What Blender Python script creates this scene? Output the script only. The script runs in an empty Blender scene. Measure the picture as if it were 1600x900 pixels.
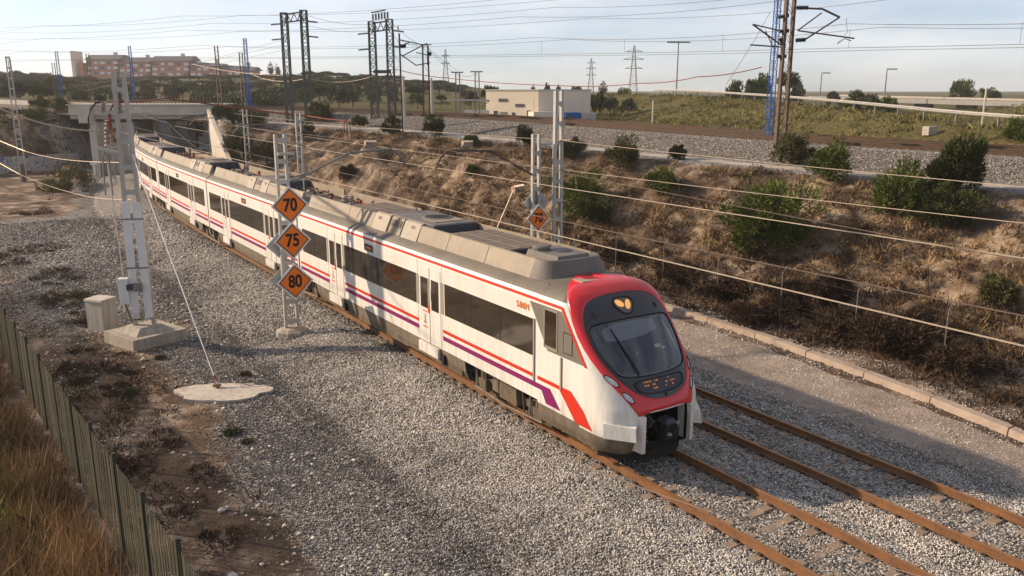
import bpy, math, random
import numpy as np
from mathutils import Vector, Matrix
R = math.radians
random.seed(7); rng = np.random.default_rng(11)

# ------------------------------------------------------------------ camera, light
F, YH, CH = 1300.0, 140.0, 8.6          # focal length in photo pixels, horizon row, camera height
PIT = math.atan((450 - YH) / F); CP, SP = math.cos(PIT), math.sin(PIT)
scene = bpy.context.scene
col = scene.collection
cam = bpy.data.objects.new('camera', bpy.data.cameras.new('camera'))
col.objects.link(cam); scene.camera = cam
cam.location = (0, 0, CH); cam.rotation_euler = (math.pi / 2 - PIT, 0, 0)
cam.data.sensor_width = 36; cam.data.lens = 36 * F / 1600
cam.data.clip_start = 0.1; cam.data.clip_end = 9000
SUN_AZ = R(166)          # direction towards the sun, measured from +X
SUN_EL = R(25)
world = bpy.data.worlds.new('World'); scene.world = world; world.use_nodes = True
wn = world.node_tree.nodes; wl = world.node_tree.links
sky = wn.new('ShaderNodeTexSky'); sky.sky_type = 'NISHITA'; sky.sun_disc = False
sky.sun_elevation = SUN_EL; sky.sun_rotation = math.pi / 2 - SUN_AZ
sky.altitude = 2000; sky.air_density = 1.0; sky.dust_density = 1.3; sky.ozone_density = 6.0
bg = wn['Background']; bg.inputs[1].default_value = 0.105
hs = wn.new('ShaderNodeHueSaturation'); hs.inputs['Saturation'].default_value = .5; wl.new(sky.outputs[0], hs.inputs['Color'])
tc = wn.new('ShaderNodeTexCoord'); mp = wn.new('ShaderNodeMapping'); mp.inputs['Scale'].default_value = (1.2, 1.2, 7); mp.inputs['Rotation'].default_value = (0, .12, 0); wl.new(tc.outputs['Generated'], mp.inputs[0])
cn = wn.new('ShaderNodeTexNoise'); cn.inputs['Scale'].default_value = 2.2; cn.inputs['Detail'].default_value = 7; cn.inputs['Roughness'].default_value = .6; wl.new(mp.outputs[0], cn.inputs['Vector'])
cr = wn.new('ShaderNodeMapRange'); cr.inputs[1].default_value = .36; cr.inputs[2].default_value = .75; cr.inputs[3].default_value = 0; cr.inputs[4].default_value = .6; wl.new(cn.outputs['Fac'], cr.inputs[0])
cm = wn.new('ShaderNodeMix'); cm.data_type = 'RGBA'; wl.new(cr.outputs[0], cm.inputs[0]); wl.new(hs.outputs[0], cm.inputs[6]); cm.inputs[7].default_value = (8.6, 8.15, 7.7, 1); wl.new(cm.outputs[2], bg.inputs[0])

sl = bpy.data.lights.new('sun', 'SUN'); sl.energy = 4.9; sl.angle = R(1.0); sl.color = (1.0, 0.77, 0.53)
sun = bpy.data.objects.new('sun', sl); col.objects.link(sun)
sd = Vector((math.cos(SUN_AZ) * math.cos(SUN_EL), math.sin(SUN_AZ) * math.cos(SUN_EL), math.sin(SUN_EL)))
sun.rotation_euler = sd.to_track_quat('Z', 'Y').to_euler(); sun.location = (-40, 10, 40)
scene.view_settings.view_transform = 'Standard'; scene.view_settings.look = 'None'
scene.view_settings.gamma = 1; scene.view_settings.exposure = 0.5
scene.view_settings.use_curve_mapping = False

# ------------------------------------------------------------------ survey helpers
def ray(px, py):
    u = (px - 800) / F; v = (450 - py) / F
    return (u, CP + v * SP, -SP + v * CP)
def G(px, py, z=0.):
    d = ray(px, py); t = (z - CH) / d[2]; return d[0] * t, d[1] * t
def D(px, py, Y):
    d = ray(px, py); t = Y / d[1]; return Vector((d[0] * t, Y, CH + d[2] * t))
def hit(px, py):
    d = ray(px, py); y = np.concatenate([np.arange(8, 150, .15), np.arange(150, 900, 2.)]); t = y / d[1]
    m = (CH + d[2] * t) < ground(d[0] * t, y); i = int(np.argmax(m)) if m.any() else len(y) - 1
    return d[0] * t[i], float(y[i])

# ------------------------------------------------------------------ alignments
AZ = math.atan(.66)
def build_lower():
    pts = []; x, y = 5.55, 13.54; pts0 = []
    for k in range(80):                       # towards the camera, straight
        s = -(80 - k) * .5
        pts0.append((s, x + math.sin(AZ) * -s, y - math.cos(AZ) * -s, AZ))
    a = AZ; s = 0; kap = 0
    while s < 260:
        pts.append((s, x, y, a))
        x -= math.sin(a) * .5; y += math.cos(a) * .5; s += .5
        if s > 33 and a > R(4): kap = min(1.5e-4 * (s - 33), 1 / 170.)
        elif a <= R(4): kap = 0
        a -= kap * .5
    return np.array(pts0 + pts)
LOW = build_lower()
def T(s, u, z=0.):
    """point s metres back along the lower line, u metres right of near track's centre"""
    x = np.interp(s, LOW[:, 0], LOW[:, 1]); y = np.interp(s, LOW[:, 0], LOW[:, 2]); a = np.interp(s, LOW[:, 0], LOW[:, 3])
    o = u + .87
    if RK and z > 4.0: z = 4.0 + (z - 4.0) * .72
    return Vector((float(x + math.cos(a) * o), float(y + math.sin(a) * o), float(z)))
RK = False
def Ta(s): return float(np.interp(s, LOW[:, 0], LOW[:, 3]))

UPC = [(62, 4, 5.1), (40, 27, 5.3), (26.3, 42, 5.5), (17.6, 51.5, 5.65), (10, 61, 5.85), (3, 69.5, 6.05), (-5.7, 77.5, 6.3), (-19, 87.5, 6.55), (-33, 95.5, 6.75), (-50, 105, 6.95), (-75, 122, 7.3), (-125, 165, 7.9), (-190, 230, 8.3)]
def catmull(P, step=1.0):
    P = [np.array(p, float) for p in P]; out = []
    for i in range(len(P) - 1):
        p0 = P[max(i - 1, 0)]; p1 = P[i]; p2 = P[i + 1]; p3 = P[min(i + 2, len(P) - 1)]
        n = max(2, int(np.linalg.norm(p2 - p1) / step))
        for k in range(n):
            t = k / n
            out.append(.5 * ((2 * p1) + (-p0 + p2) * t + (2 * p0 - 5 * p1 + 4 * p2 - p3) * t * t + (-p0 + 3 * p1 - 3 * p2 + p3) * t ** 3))
    out.append(P[-1]); out = np.array(out)
    L = np.concatenate([[0], np.cumsum(np.linalg.norm(np.diff(out[:, :2], axis=0), axis=1))])
    return out, L
UP, UPL = catmull(UPC)
def curve_at(C, L, l, off, dz=0.):
    """off > 0 is to the right when walking along the curve"""
    x = np.interp(l, L, C[:, 0]); y = np.interp(l, L, C[:, 1]); z = np.interp(l, L, C[:, 2])
    x2 = np.interp(l + .5, L, C[:, 0]); y2 = np.interp(l + .5, L, C[:, 1]); x1 = np.interp(l - .5, L, C[:, 0]); y1 = np.interp(l - .5, L, C[:, 1])
    dx, dy = x2 - x1, y2 - y1; n = math.hypot(dx, dy) or 1; dx /= n; dy /= n
    return Vector((float(x + dy * off), float(y - dx * off), float(z + dz)))
def U(l, off, dz=0.): return curve_at(UP, UPL, l, off, dz)   # off > 0 : away from the camera
def u_len(px_y):      # arc length of the upper line where it passes depth y
    return float(np.interp(px_y, UP[:, 1], UPL))
RDC = [(60, 20, 5.0), (44, 40, 5.75), (32.8, 55, 6.25), (30.5, 78, 6.9), (28.5, 100, 7.4), (24, 128, 7.85), (8, 165, 8.1), (-30, 205, 8.1)]
RD, RDL = catmull(RDC, 2.0)

def near(C, x, y):
    """signed side distance, height and arc parameter of nearest curve sample"""
    d = np.full(x.shape, 1e9); idx = np.zeros(x.shape, int)
    for i in range(len(C)):
        q = (x - C[i, 0]) ** 2 + (y - C[i, 1]) ** 2
        m = q < d; d[m] = q[m]; idx[m] = i
    j = np.clip(idx, 1, len(C) - 2)
    tx = C[j + 1, 0] - C[j - 1, 0]; ty = C[j + 1, 1] - C[j - 1, 1]; n = np.hypot(tx, ty); tx /= n; ty /= n
    rx, ry = x - C[idx, 0], y - C[idx, 1]
    lat = rx * ty - ry * tx
    along = rx * tx + ry * ty
    sgn = np.where(lat < 0, -1., 1.)
    inner = (idx > 0) & (idx < len(C) - 1)
    return np.where(inner, lat, sgn * np.sqrt(d)), C[idx, 2], idx, along
LOWC = np.stack([LOW[::2, 1], LOW[::2, 2], LOW[::2, 0]], 1)

_perm = rng.integers(0, 256, 512)
def vnoise(x, y):
    xi = np.floor(x).astype(int); yi = np.floor(y).astype(int); fx = x - xi; fy = y - yi
    fx = fx * fx * (3 - 2 * fx); fy = fy * fy * (3 - 2 * fy)
    def h(a, b): return _perm[(_perm[a & 255] + b) & 255] / 255.
    return (h(xi, yi) * (1 - fx) + h(xi + 1, yi) * fx) * (1 - fy) + (h(xi, yi + 1) * (1 - fx) + h(xi + 1, yi + 1) * fx) * fy - .5
def fbm(x, y, o=4):
    s = 0; a = 1
    for i in range(o): s = s + a * vnoise(x + 17 * i, y - 9 * i); x = x * 2.03; y = y * 2.03; a *= .5
    return s
def sstep(a, b, v):
    t = np.clip((v - a) / (b - a), 0, 1); return t * t * (3 - 2 * t)
KS = [-30, -6, 1.5, 5.8, 11.5, 17, 70]; KO = [5.0, 9.3, 10.78, 11.6, 12.3, 12.4, 12.4]
PX = [-4.9, -3.7, -1.15, 2.25, 2.7, 3.15, 5.95, 7.1, 8.2]; PZ = [-.68, -.64, -.2, -.2, -.34, -.2, -.2, -.55, -.6]
def prof(o): return np.interp(o, PX, PZ, left=-.62, right=-.6)
def fields(x, y):
    off, s, _, _ = near(LOWC, x, y)
    # near() gives + on the right hand side when walking backwards along the line
    e, zu, iu, _ = near(UP, x, y)
    e = -e                                 # + towards the camera
    return s, off, e, zu, iu
def ground(x, y, ret=False):
    s, off, e, zu, iu = fields(x, y)
    nz = fbm(x * .35, y * .35)
    low = prof(off) + np.where((off < -4), nz * .10, 0)
    kerb = np.interp(s, KS, KO)
    low = np.where(off > kerb + .3, -.44 + nz * .16, low)
    q = (x + 5.7) * -.786 + (y - 12.4) * -.618
    bank = .8 * sstep(.2, 5.5, q) + .3 * sstep(0, 1, q) * fbm(x * .9, y * .9, 3)
    bank = np.where((y < 45), bank, bank * sstep(60, 45, y))
    low = low + np.where(off < -4, bank, 0)
    # upper embankment on the camera side
    lump = fbm(x * .45, y * .45, 4); fine = fbm(x * 1.3, y * 1.3, 3)
    prof_e = np.interp(e, [-9, -8, 2.0, 4.4, 7.0, 8.0, 60], [-.95, -.3, -.3, -1.15, -1.2, -1.5, -1.5 - 52 * .44])
    sl = sstep(6.5, 10, e)
    up = zu + prof_e + sl * (lump * .95 + fine * .38)
    h = np.maximum(up, low)
    k = np.clip(1 - (up - low) / 1.2, 0, 1); h = h + .12 * k * k * (e > 6) * (up > low - 1.2) * (np.abs(off - 1.5) > 8)
    # the cutting stays clear under the bridge
    oc = np.interp(s, [0, 45, 64, 300], [14.9, 14.9, 7.3, 7.3])
    lim = low + np.where(s > 64, 60., 1.1) * np.maximum(0, off - oc)
    h = np.where(off > 3, np.minimum(h, lim), h)
    limL = low + 1.2 * np.maximum(0, -off - 4.6) + 30 * (s < 70)
    h = np.where(off <= 3, np.minimum(h, limL), h)
    # country beyond the upper line
    far = 4.6 + fbm(x * .02, y * .02, 3) * 1.2
    hill = 8.5 * sstep(150, 420, y) * sstep(40, -120, x) + 3.5 * np.exp(-((x + 70) / 90) ** 2 - ((y - 330) / 120) ** 2)
    far = far + hill
    er, zr, ir, _ = near(RD, x, y)        # + = right hand of the road = far side for this direction of travel
    ramp = zr - .15 - .30 * np.maximum(0, -er - .6) - .45 * np.maximum(0, er - .8)
    far = np.maximum(far, np.where(ir > 0, ramp, -9)) + fbm(x * .5, y * .5, 3) * .12
    far = far + 3.0 * np.exp(-((x - 78) / 14) ** 2 - ((y - 112) / 16) ** 2)
    tb = sstep(-8, -13, e)
    h = np.where(e < -8, h * (1 - tb) + far * tb, h)
    h = np.where((off > -4.6) & (off < 7.3) & (s > 70), low, h)
    yw = 86.82 + (x + 61.94) * 1.36; h = np.where((x < -43.5) & (off < -4.6) & (x > -75) & (s > 60), np.minimum(h, low + 1.1 * np.maximum(0, y - yw - .4)), h)
    if ret: return h, s, off, e, kerb, q, nz, lump, er, ir
    return h
def gz(x, y): return float(ground(np.array([float(x)]), np.array([float(y)]))[0])

# ------------------------------------------------------------------ materials
MATS = {}
def mat(name, c1, c2=None, scale=3., rough=.8, metal=0., bump=0., bscale=None, spec=.3, attr=False, emit=0., coat=0., detail=6, dist=.05):
    if name in MATS: return MATS[name]
    m = bpy.data.materials.new(name); m.use_nodes = True; N = m.node_tree.nodes; L = m.node_tree.links
    b = N['Principled BSDF']; b.inputs['Roughness'].default_value = rough; b.inputs['Metallic'].default_value = metal
    b.inputs['Specular IOR Level'].default_value = spec
    if coat: b.inputs['Coat Weight'].default_value = coat; b.inputs['Coat Roughness'].default_value = .08
    c2 = c2 or tuple(v * .75 for v in c1)
    geo = N.new('ShaderNodeNewGeometry')
    n = N.new('ShaderNodeTexNoise'); n.inputs['Scale'].default_value = scale; n.inputs['Detail'].default_value = detail; n.inputs['Roughness'].default_value = .65
    L.new(geo.outputs['Position'], n.inputs['Vector'])
    r = N.new('ShaderNodeValToRGB'); r.color_ramp.elements[0].position = .3; r.color_ramp.elements[1].position = .7
    r.color_ramp.elements[0].color = (*c1, 1); r.color_ramp.elements[1].color = (*c2, 1)
    if attr:
        a = N.new('ShaderNodeAttribute'); a.attribute_name = 'rnd'
        mx = N.new('ShaderNodeMath'); mx.operation = 'MULTIPLY_ADD'; mx.inputs[1].default_value = .35; L.new(n.outputs['Fac'], mx.inputs[0])
        m2 = N.new('ShaderNodeMath'); m2.operation = 'MULTIPLY'; m2.inputs[1].default_value = .7; L.new(a.outputs['Fac'], m2.inputs[0]); L.new(m2.outputs[0], mx.inputs[2])
        L.new(mx.outputs[0], r.inputs[0]); r.color_ramp.elements[0].position = .12; r.color_ramp.elements[1].position = .9
    else: L.new(n.outputs['Fac'], r.inputs[0])
    L.new(r.outputs[0], b.inputs['Base Color'])
    if bump:
        n2 = N.new('ShaderNodeTexNoise'); n2.inputs['Scale'].default_value = bscale or scale * 6; n2.inputs['Detail'].default_value = 5
        L.new(geo.outputs['Position'], n2.inputs['Vector'])
        bp = N.new('ShaderNodeBump'); bp.inputs['Strength'].default_value = bump; bp.inputs['Distance'].default_value = dist
        L.new(n2.outputs['Fac'], bp.inputs['Height']); L.new(bp.outputs[0], b.inputs['Normal'])
    if emit: b.inputs['Emission Color'].default_value = (*c1, 1); b.inputs['Emission Strength'].default_value = emit
    MATS[name] = m; return m
LM = {}
def leafmat(name, c1, c2, trans=.25):
    m = mat(name, c1, c2, scale=1.2, rough=.75, attr=True, spec=.15)
    MATS[name] = m; LM[name] = m; return m
M = dict(
 white=mat('white_paint', (.70, .69, .66), (.62, .61, .58), 1.1, .42, spec=.4),
 skirt=mat('dusty_skirt_paint', (.20, .17, .13), (.13, .105, .08), 2.5, .7),
 roofg=mat('dusty_grey_roof', (.155, .138, .118), (.105, .092, .078), 1.2, .62, spec=.3),
 fair=mat('beige_grey_fairing', (.30, .255, .195), (.225, .19, .145), 1.6, .6),
 fairline=mat('fairing_joint', (.12, .10, .08), None, 3, .8),
 louv=mat('louvre_panel', (.35, .315, .265), (.28, .25, .21), 2, .6),
 boxd=mat('dark_roof_box', (.055, .06, .075), (.04, .045, .055), 2, .6),
 boxt=mat('roof_box_top', (.17, .155, .145), (.12, .108, .10), 1.3, .6),
 boxb=mat('brown_dusty_grille', (.19, .15, .125), (.12, .095, .08), 3, .75),
 red=mat('red_paint', (.58, .012, .022), (.50, .010, .018), 1, .34, spec=.5, coat=.3),
 redline=mat('red_stripe', (.56, .03, .012), (.50, .03, .015), 1, .45),
 purple=mat('purple_stripe', (.20, .012, .11), (.17, .012, .1), 1, .45),
 black=mat('black_mask_panel', (.035, .038, .048), (.028, .03, .038), 2, .35, spec=.5),
 rubber=mat('black_rubber', (.012, .012, .012), (.02, .02, .02), 5, .8),
 cabgrey=mat('grey_cab_panel', (.17, .155, .135), (.15, .135, .12), 2, .5),
 doorgrey=mat('grey_door_post', (.30, .27, .23), (.26, .235, .2), 2, .5),
 under=mat('dusty_underframe', (.16, .125, .085), (.08, .062, .045), 4, .85, bump=.4),
 dark=mat('dark_void', (.012, .011, .01), (.02, .018, .016), 4, .9),
 rust=mat('rusty_rail', (.21, .10, .042), (.11, .056, .028), 2.2, .62, bump=.2, spec=.4),
 railtop=mat('worn_rail_head', (.34, .165, .065), (.24, .115, .048), 3, .42, metal=.3),
 conc=mat('concrete', (.42, .385, .34), (.30, .27, .235), 1.6, .9, bump=.3, bscale=14),
 concp=mat('pale_concrete', (.56, .52, .47), (.44, .405, .36), .5, .9, bump=.2, bscale=6),
 sleeper=mat('sleeper_concrete', (.31, .24, .185), (.18, .14, .11), 3, .9, bump=.3),
 rustd=mat('dark_rusty_rail', (.10, .062, .040), (.065, .042, .028), 2.2, .7),
 clip=mat('rail_clip', (.05, .035, .025), None, 5, .8),
 galv=mat('galvanised_steel', (.46, .45, .43), (.34, .33, .31), 2.5, .5, metal=.35, bump=.05),
 galvd=mat('dull_steel', (.25, .245, .235), (.17, .165, .16), 2.5, .6, metal=.3),
 brownst=mat('brown_weathered_steel', (.13, .095, .075), (.075, .055, .045), 2, .7, metal=.2, bump=.15),
 bluest=mat('blue_painted_steel', (.025, .10, .36), (.035, .13, .40), 2, .5),
 greenst=mat('grey_green_steel', (.12, .135, .115), (.08, .09, .075), 2, .6, metal=.2),
 wire=mat('copper_wire', (.50, .42, .33), (.40, .33, .26), 2, .45, metal=.4),
 wired=mat('weathered_wire', (.16, .12, .10), (.10, .08, .07), 2, .6, metal=.2),
 redcable=mat('red_brown_cable', (.26, .065, .04), (.18, .05, .035), 2, .7),
 insul=mat('porcelain_insulator', (.50, .46, .42), (.30, .15, .08), 4, .35),
 orange=mat('orange_reflective', (.85, .20, .018), (.78, .18, .016), 1.5, .5),
 signw=mat('white_sign_border', (.72, .72, .72), (.62, .62, .62), 2, .5),
 signk=mat('black_sign_print', (.012, .012, .012), None, 2, .6),
 signb=mat('bare_sign_back', (.40, .42, .44), (.30, .32, .34), 3, .5, metal=.4),
 brick=mat('red_brick_facade', (.46, .19, .13), (.38, .155, .11), .05, .85),
 bricksun=mat('sunlit_orange_brick', (.50, .17, .06), (.45, .16, .06), .1, .85),  # brick of the sunlit end wall, the warm sunlight put into its colour
 slate=mat('grey_slate_roof', (.10, .10, .115), (.075, .075, .085), .08, .7),
 cream=mat('cream_render', (.74, .65, .53), (.66, .575, .47), .4, .9),
 bluec=mat('blue_container', (.02, .12, .36), (.018, .10, .30), .6, .5),
 asphalt=mat('asphalt', (.06, .058, .055), (.045, .044, .042), 1.5, .9),
 greenf=mat('green_fence_mesh', (.12, .105, .065), (.075, .075, .05), 3, .7),
 postf=mat('dark_green_post', (.04, .05, .035), (.03, .035, .028), 3, .6),
 trunk=mat('bark', (.09, .065, .045), (.055, .04, .03), 4, .9, bump=.5),
 pipe=mat('white_pvc', (.55, .54, .5), (.45, .44, .41), 4, .6),
 carrot=mat('warm_lamp', (.95, .46, .13), (.7, .3, .08), 9, .4, emit=.45),
 amber=mat('amber_led', (.75, .25, .07), None, 3, .5, emit=.12),
 lamp=mat('headlight_lens', (.62, .62, .63), (.35, .35, .37), 14, .12, spec=.8),
)
def weather(m, dirt=(.30, .24, .17), amt=.55):
    N = m.node_tree.nodes; L = m.node_tree.links; b = N['Principled BSDF']; src = b.inputs['Base Color'].links[0].from_socket
    g = N.new('ShaderNodeNewGeometry'); mp = N.new('ShaderNodeMapping'); mp.inputs['Scale'].default_value = (5, 5, .45); L.new(g.outputs['Position'], mp.inputs[0])
    n = N.new('ShaderNodeTexNoise'); n.inputs['Scale'].default_value = 1.0; n.inputs['Detail'].default_value = 8; n.inputs['Roughness'].default_value = .7; L.new(mp.outputs[0], n.inputs['Vector'])
    sx = N.new('ShaderNodeSeparateXYZ'); L.new(g.outputs['Position'], sx.inputs[0])
    h = N.new('ShaderNodeMapRange'); h.inputs[1].default_value = 2.2; h.inputs[2].default_value = .4; h.inputs[3].default_value = .22; h.inputs[4].default_value = 1; L.new(sx.outputs[2], h.inputs[0])
    r = N.new('ShaderNodeMapRange'); r.inputs[1].default_value = .42; r.inputs[2].default_value = .72; r.inputs[4].default_value = amt; L.new(n.outputs['Fac'], r.inputs[0])
    mu = N.new('ShaderNodeMath'); mu.operation = 'MULTIPLY'; L.new(r.outputs[0], mu.inputs[0]); L.new(h.outputs[0], mu.inputs[1])
    x = N.new('ShaderNodeMix'); x.data_type = 'RGBA'; L.new(mu.outputs[0], x.inputs[0]); L.new(src, x.inputs[6]); x.inputs[7].default_value = (*dirt, 1); L.new(x.outputs[2], b.inputs['Base Color'])
weather(M['white'], (.26, .20, .14), .75); weather(M['skirt'], (.07, .05, .035), .8); weather(M['roofg'], (.26, .22, .17), .5); weather(M['fair'], (.12, .10, .08), .9); weather(M['signw'], (.3, .28, .25), .3); weather(M['conc'], (.16, .13, .10), .8); weather(M['concp'], (.24, .20, .16), .8)
def glassmat(name, c, rough, spec=.8):
    m = mat(name, c, tuple(v * .6 for v in c), .6, rough, spec=spec); return m
M['glass'] = glassmat('dark_side_glass', (.040, .030, .020), .07, 1.0); M['glass'].node_tree.nodes['Principled BSDF'].inputs['IOR'].default_value = 1.75
M['blind'] = glassmat('windscreen_blind', (.13, .155, .19), .12, .9); M['trim'] = glassmat('windscreen_pillar', (.30, .29, .26), .15, .8)
M['shield'] = glassmat('windscreen_glass', (.03, .04, .06), .05, 1.0)

# ------------------------------------------------------------------ object helpers
def tag(o, label=None, cat=None, group=None, kind=None):
    if label: o['label'] = label
    if cat: o['category'] = cat
    if group: o['group'] = group
    if kind: o['kind'] = kind
    return o
def empty(name, loc, label, cat, group=None):
    o = bpy.data.objects.new(name, None); col.objects.link(o); o.location = loc; o.empty_display_size = .3
    tag(o, label, cat, group); return o
def link(o, parent):
    col.objects.link(o)
    if parent is not None:
        o.parent = parent
        if parent.parent is None: o.matrix_parent_inverse = Matrix.Translation(-Vector(parent.location))
    return o
class MB:
    def __init__(s): s.v = []; s.f = []; s.m = []; s.mats = []
    def mi(s, m):
        m = M[m] if isinstance(m, str) else m
        if m not in s.mats: s.mats.append(m)
        return s.mats.index(m)
    def add(s, vs, fs, m):
        b = len(s.v); i = s.mi(m); s.v += [tuple(v) for v in vs]
        for f in fs: s.f.append(tuple(b + k for k in f)); s.m.append(i)
    def hexa(s, c8, m): s.add(c8, [(0, 3, 2, 1), (4, 5, 6, 7), (0, 1, 5, 4), (1, 2, 6, 5), (2, 3, 7, 6), (3, 0, 4, 7)], m)
    def box(s, c, size, m, rz=0.):
        hx, hy, hz = size[0] / 2, size[1] / 2, size[2] / 2; ca, sa = math.cos(rz), math.sin(rz); vs = []
        for dz in (-hz, hz):
            for dx, dy in ((-hx, -hy), (hx, -hy), (hx, hy), (-hx, hy)):
                vs.append((c[0] + dx * ca - dy * sa, c[1] + dx * sa + dy * ca, c[2] + dz))
        s.hexa(vs, m)
    def bar(s, p0, p1, w, h, m, up=(0, 0, 1)):
        p0, p1 = Vector(p0), Vector(p1); d = (p1 - p0).normalized(); up = Vector(up)
        if abs(d.dot(up)) > .95: up = Vector((0, 1, 0)) if abs(d.y) < .9 else Vector((1, 0, 0))
        a = d.cross(up).normalized(); b = a.cross(d).normalized(); vs = []
        for p in (p0, p1):
            for x, y in ((-1, -1), (1, -1), (1, 1), (-1, 1)): vs.append(p + a * x * w / 2 + b * y * h / 2)
        s.hexa(vs, m)
    def tube(s, pts, r, m, n=6, cap=True):
        pts = [Vector(p) for p in pts]; vs = []; fs = []; L = len(pts)
        rr = r if isinstance(r, (list, tuple)) else [r] * L
        for i, p in enumerate(pts):
            d = (pts[min(i + 1, L - 1)] - pts[max(i - 1, 0)]).normalized()
            up = Vector((0, 0, 1)) if abs(d.z) < .9 else Vector((1, 0, 0))
            a = d.cross(up).normalized(); b = a.cross(d).normalized()
            for k in range(n):
                t = 2 * math.pi * k / n; vs.append(p + (a * math.cos(t) + b * math.sin(t)) * rr[i])
        for i in range(L - 1):
            for k in range(n): fs.append((i * n + k, i * n + (k + 1) % n, (i + 1) * n + (k + 1) % n, (i + 1) * n + k))
        if cap: fs.append(tuple(range(n))[::-1]); fs.append(tuple((L - 1) * n + k for k in range(n)))
        s.add(vs, fs, m)
    def lathe(s, c, prof, m, n=12):
        vs = []; fs = []
        for r, z in prof:
            for k in range(n): t = 2 * math.pi * k / n; vs.append((c[0] + r * math.cos(t), c[1] + r * math.sin(t), c[2] + z))
        for i in range(len(prof) - 1):
            for k in range(n): fs.append((i * n + k, i * n + (k + 1) % n, (i + 1) * n + (k + 1) % n, (i + 1) * n + k))
        fs.append(tuple(range(n))[::-1]); fs.append(tuple((len(prof) - 1) * n + k for k in range(n))); s.add(vs, fs, m)
    def prism(s, poly, h, m, fn=None):
        n = len(poly); vs = [tuple(p) for p in poly] + [tuple(Vector(p) + Vector(h)) for p in poly]
        fs = [tuple(range(n))[::-1], tuple(range(n, 2 * n))] + [(i, (i + 1) % n, n + (i + 1) % n, n + i) for i in range(n)]; s.add(vs, fs, m)
    def grid(s, P, m):       # P[i][j] points; m : material or function(i, j)
        b = len(s.v); ni, nj = len(P), len(P[0])
        for row in P: s.v += [tuple(p) for p in row]
        for i in range(ni - 1):
            for j in range(nj - 1):
                mm = m(i, j) if callable(m) else m
                if mm is None: continue
                s.f.append((b + i * nj + j, b + i * nj + j + 1, b + (i + 1) * nj + j + 1, b + (i + 1) * nj + j)); s.m.append(s.mi(mm))
    def build(s, name, parent=None, smooth=False, **kw):
        me = bpy.data.meshes.new(name); me.from_pydata(s.v, [], s.f)
        for m in s.mats: me.materials.append(m)
        me.polygons.foreach_set('material_index', s.m)
        if smooth: me.polygons.foreach_set('use_smooth', [True] * len(s.f))
        me.update(); o = bpy.data.objects.new(name, me); link(o, parent)
        if kw: tag(o, **kw)
        return o
def npmesh(name, V, Fc, rnd, m, parent=None, smooth=False):
    """V (n,3), Fc (k,3 or 4), rnd per face"""
    me = bpy.data.meshes.new(name); k = Fc.shape[1]
    me.vertices.add(len(V)); me.vertices.foreach_set('co', np.ascontiguousarray(V, dtype=np.float32).ravel())
    me.loops.add(Fc.size); me.loops.foreach_set('vertex_index', np.ascontiguousarray(Fc, dtype=np.int32).ravel())
    me.polygons.add(len(Fc)); me.polygons.foreach_set('loop_start', np.arange(0, Fc.size, k, dtype=np.int32))
    if smooth: me.polygons.foreach_set('use_smooth', np.ones(len(Fc), dtype=bool))
    if rnd is not None:
        a = me.attributes.new('rnd', 'FLOAT', 'FACE'); a.data.foreach_set('value', np.ascontiguousarray(rnd, dtype=np.float32))
    me.materials.append(M[m] if isinstance(m, str) else m); me.update(calc_edges=True); me.validate()
    o = bpy.data.objects.new(name, me); link(o, parent); return o
def copy_tree(o, loc, scale=None, rz=None):
    c = o.copy(); col.objects.link(c); c.location = loc
    if scale is not None: c.scale = scale
    if rz is not None: c.rotation_euler = (0, 0, rz)
    for ch in list(o.children):
        d = ch.copy(); col.objects.link(d); d.parent = c
    return c
def txt(s, size, m, name, parent, Mx, sx=1.0):
    cu = bpy.data.curves.new(name, 'FONT'); cu.body = s; cu.size = size; cu.align_x = 'CENTER'; cu.align_y = 'CENTER'; cu.extrude = .004; cu.offset = size * (.03 if size > .3 else 0)
    o = bpy.data.objects.new('tmp', cu); col.objects.link(o)
    dg = bpy.context.evaluated_depsgraph_get(); me = bpy.data.meshes.new_from_object(o.evaluated_get(dg)); bpy.data.objects.remove(o)
    me.transform(Matrix.Diagonal((sx, 1, 1, 1))); me.transform(Mx); me.materials.clear(); me.materials.append(M[m]); me.name = name
    q = bpy.data.objects.new(name, me); return link(q, parent)

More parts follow.
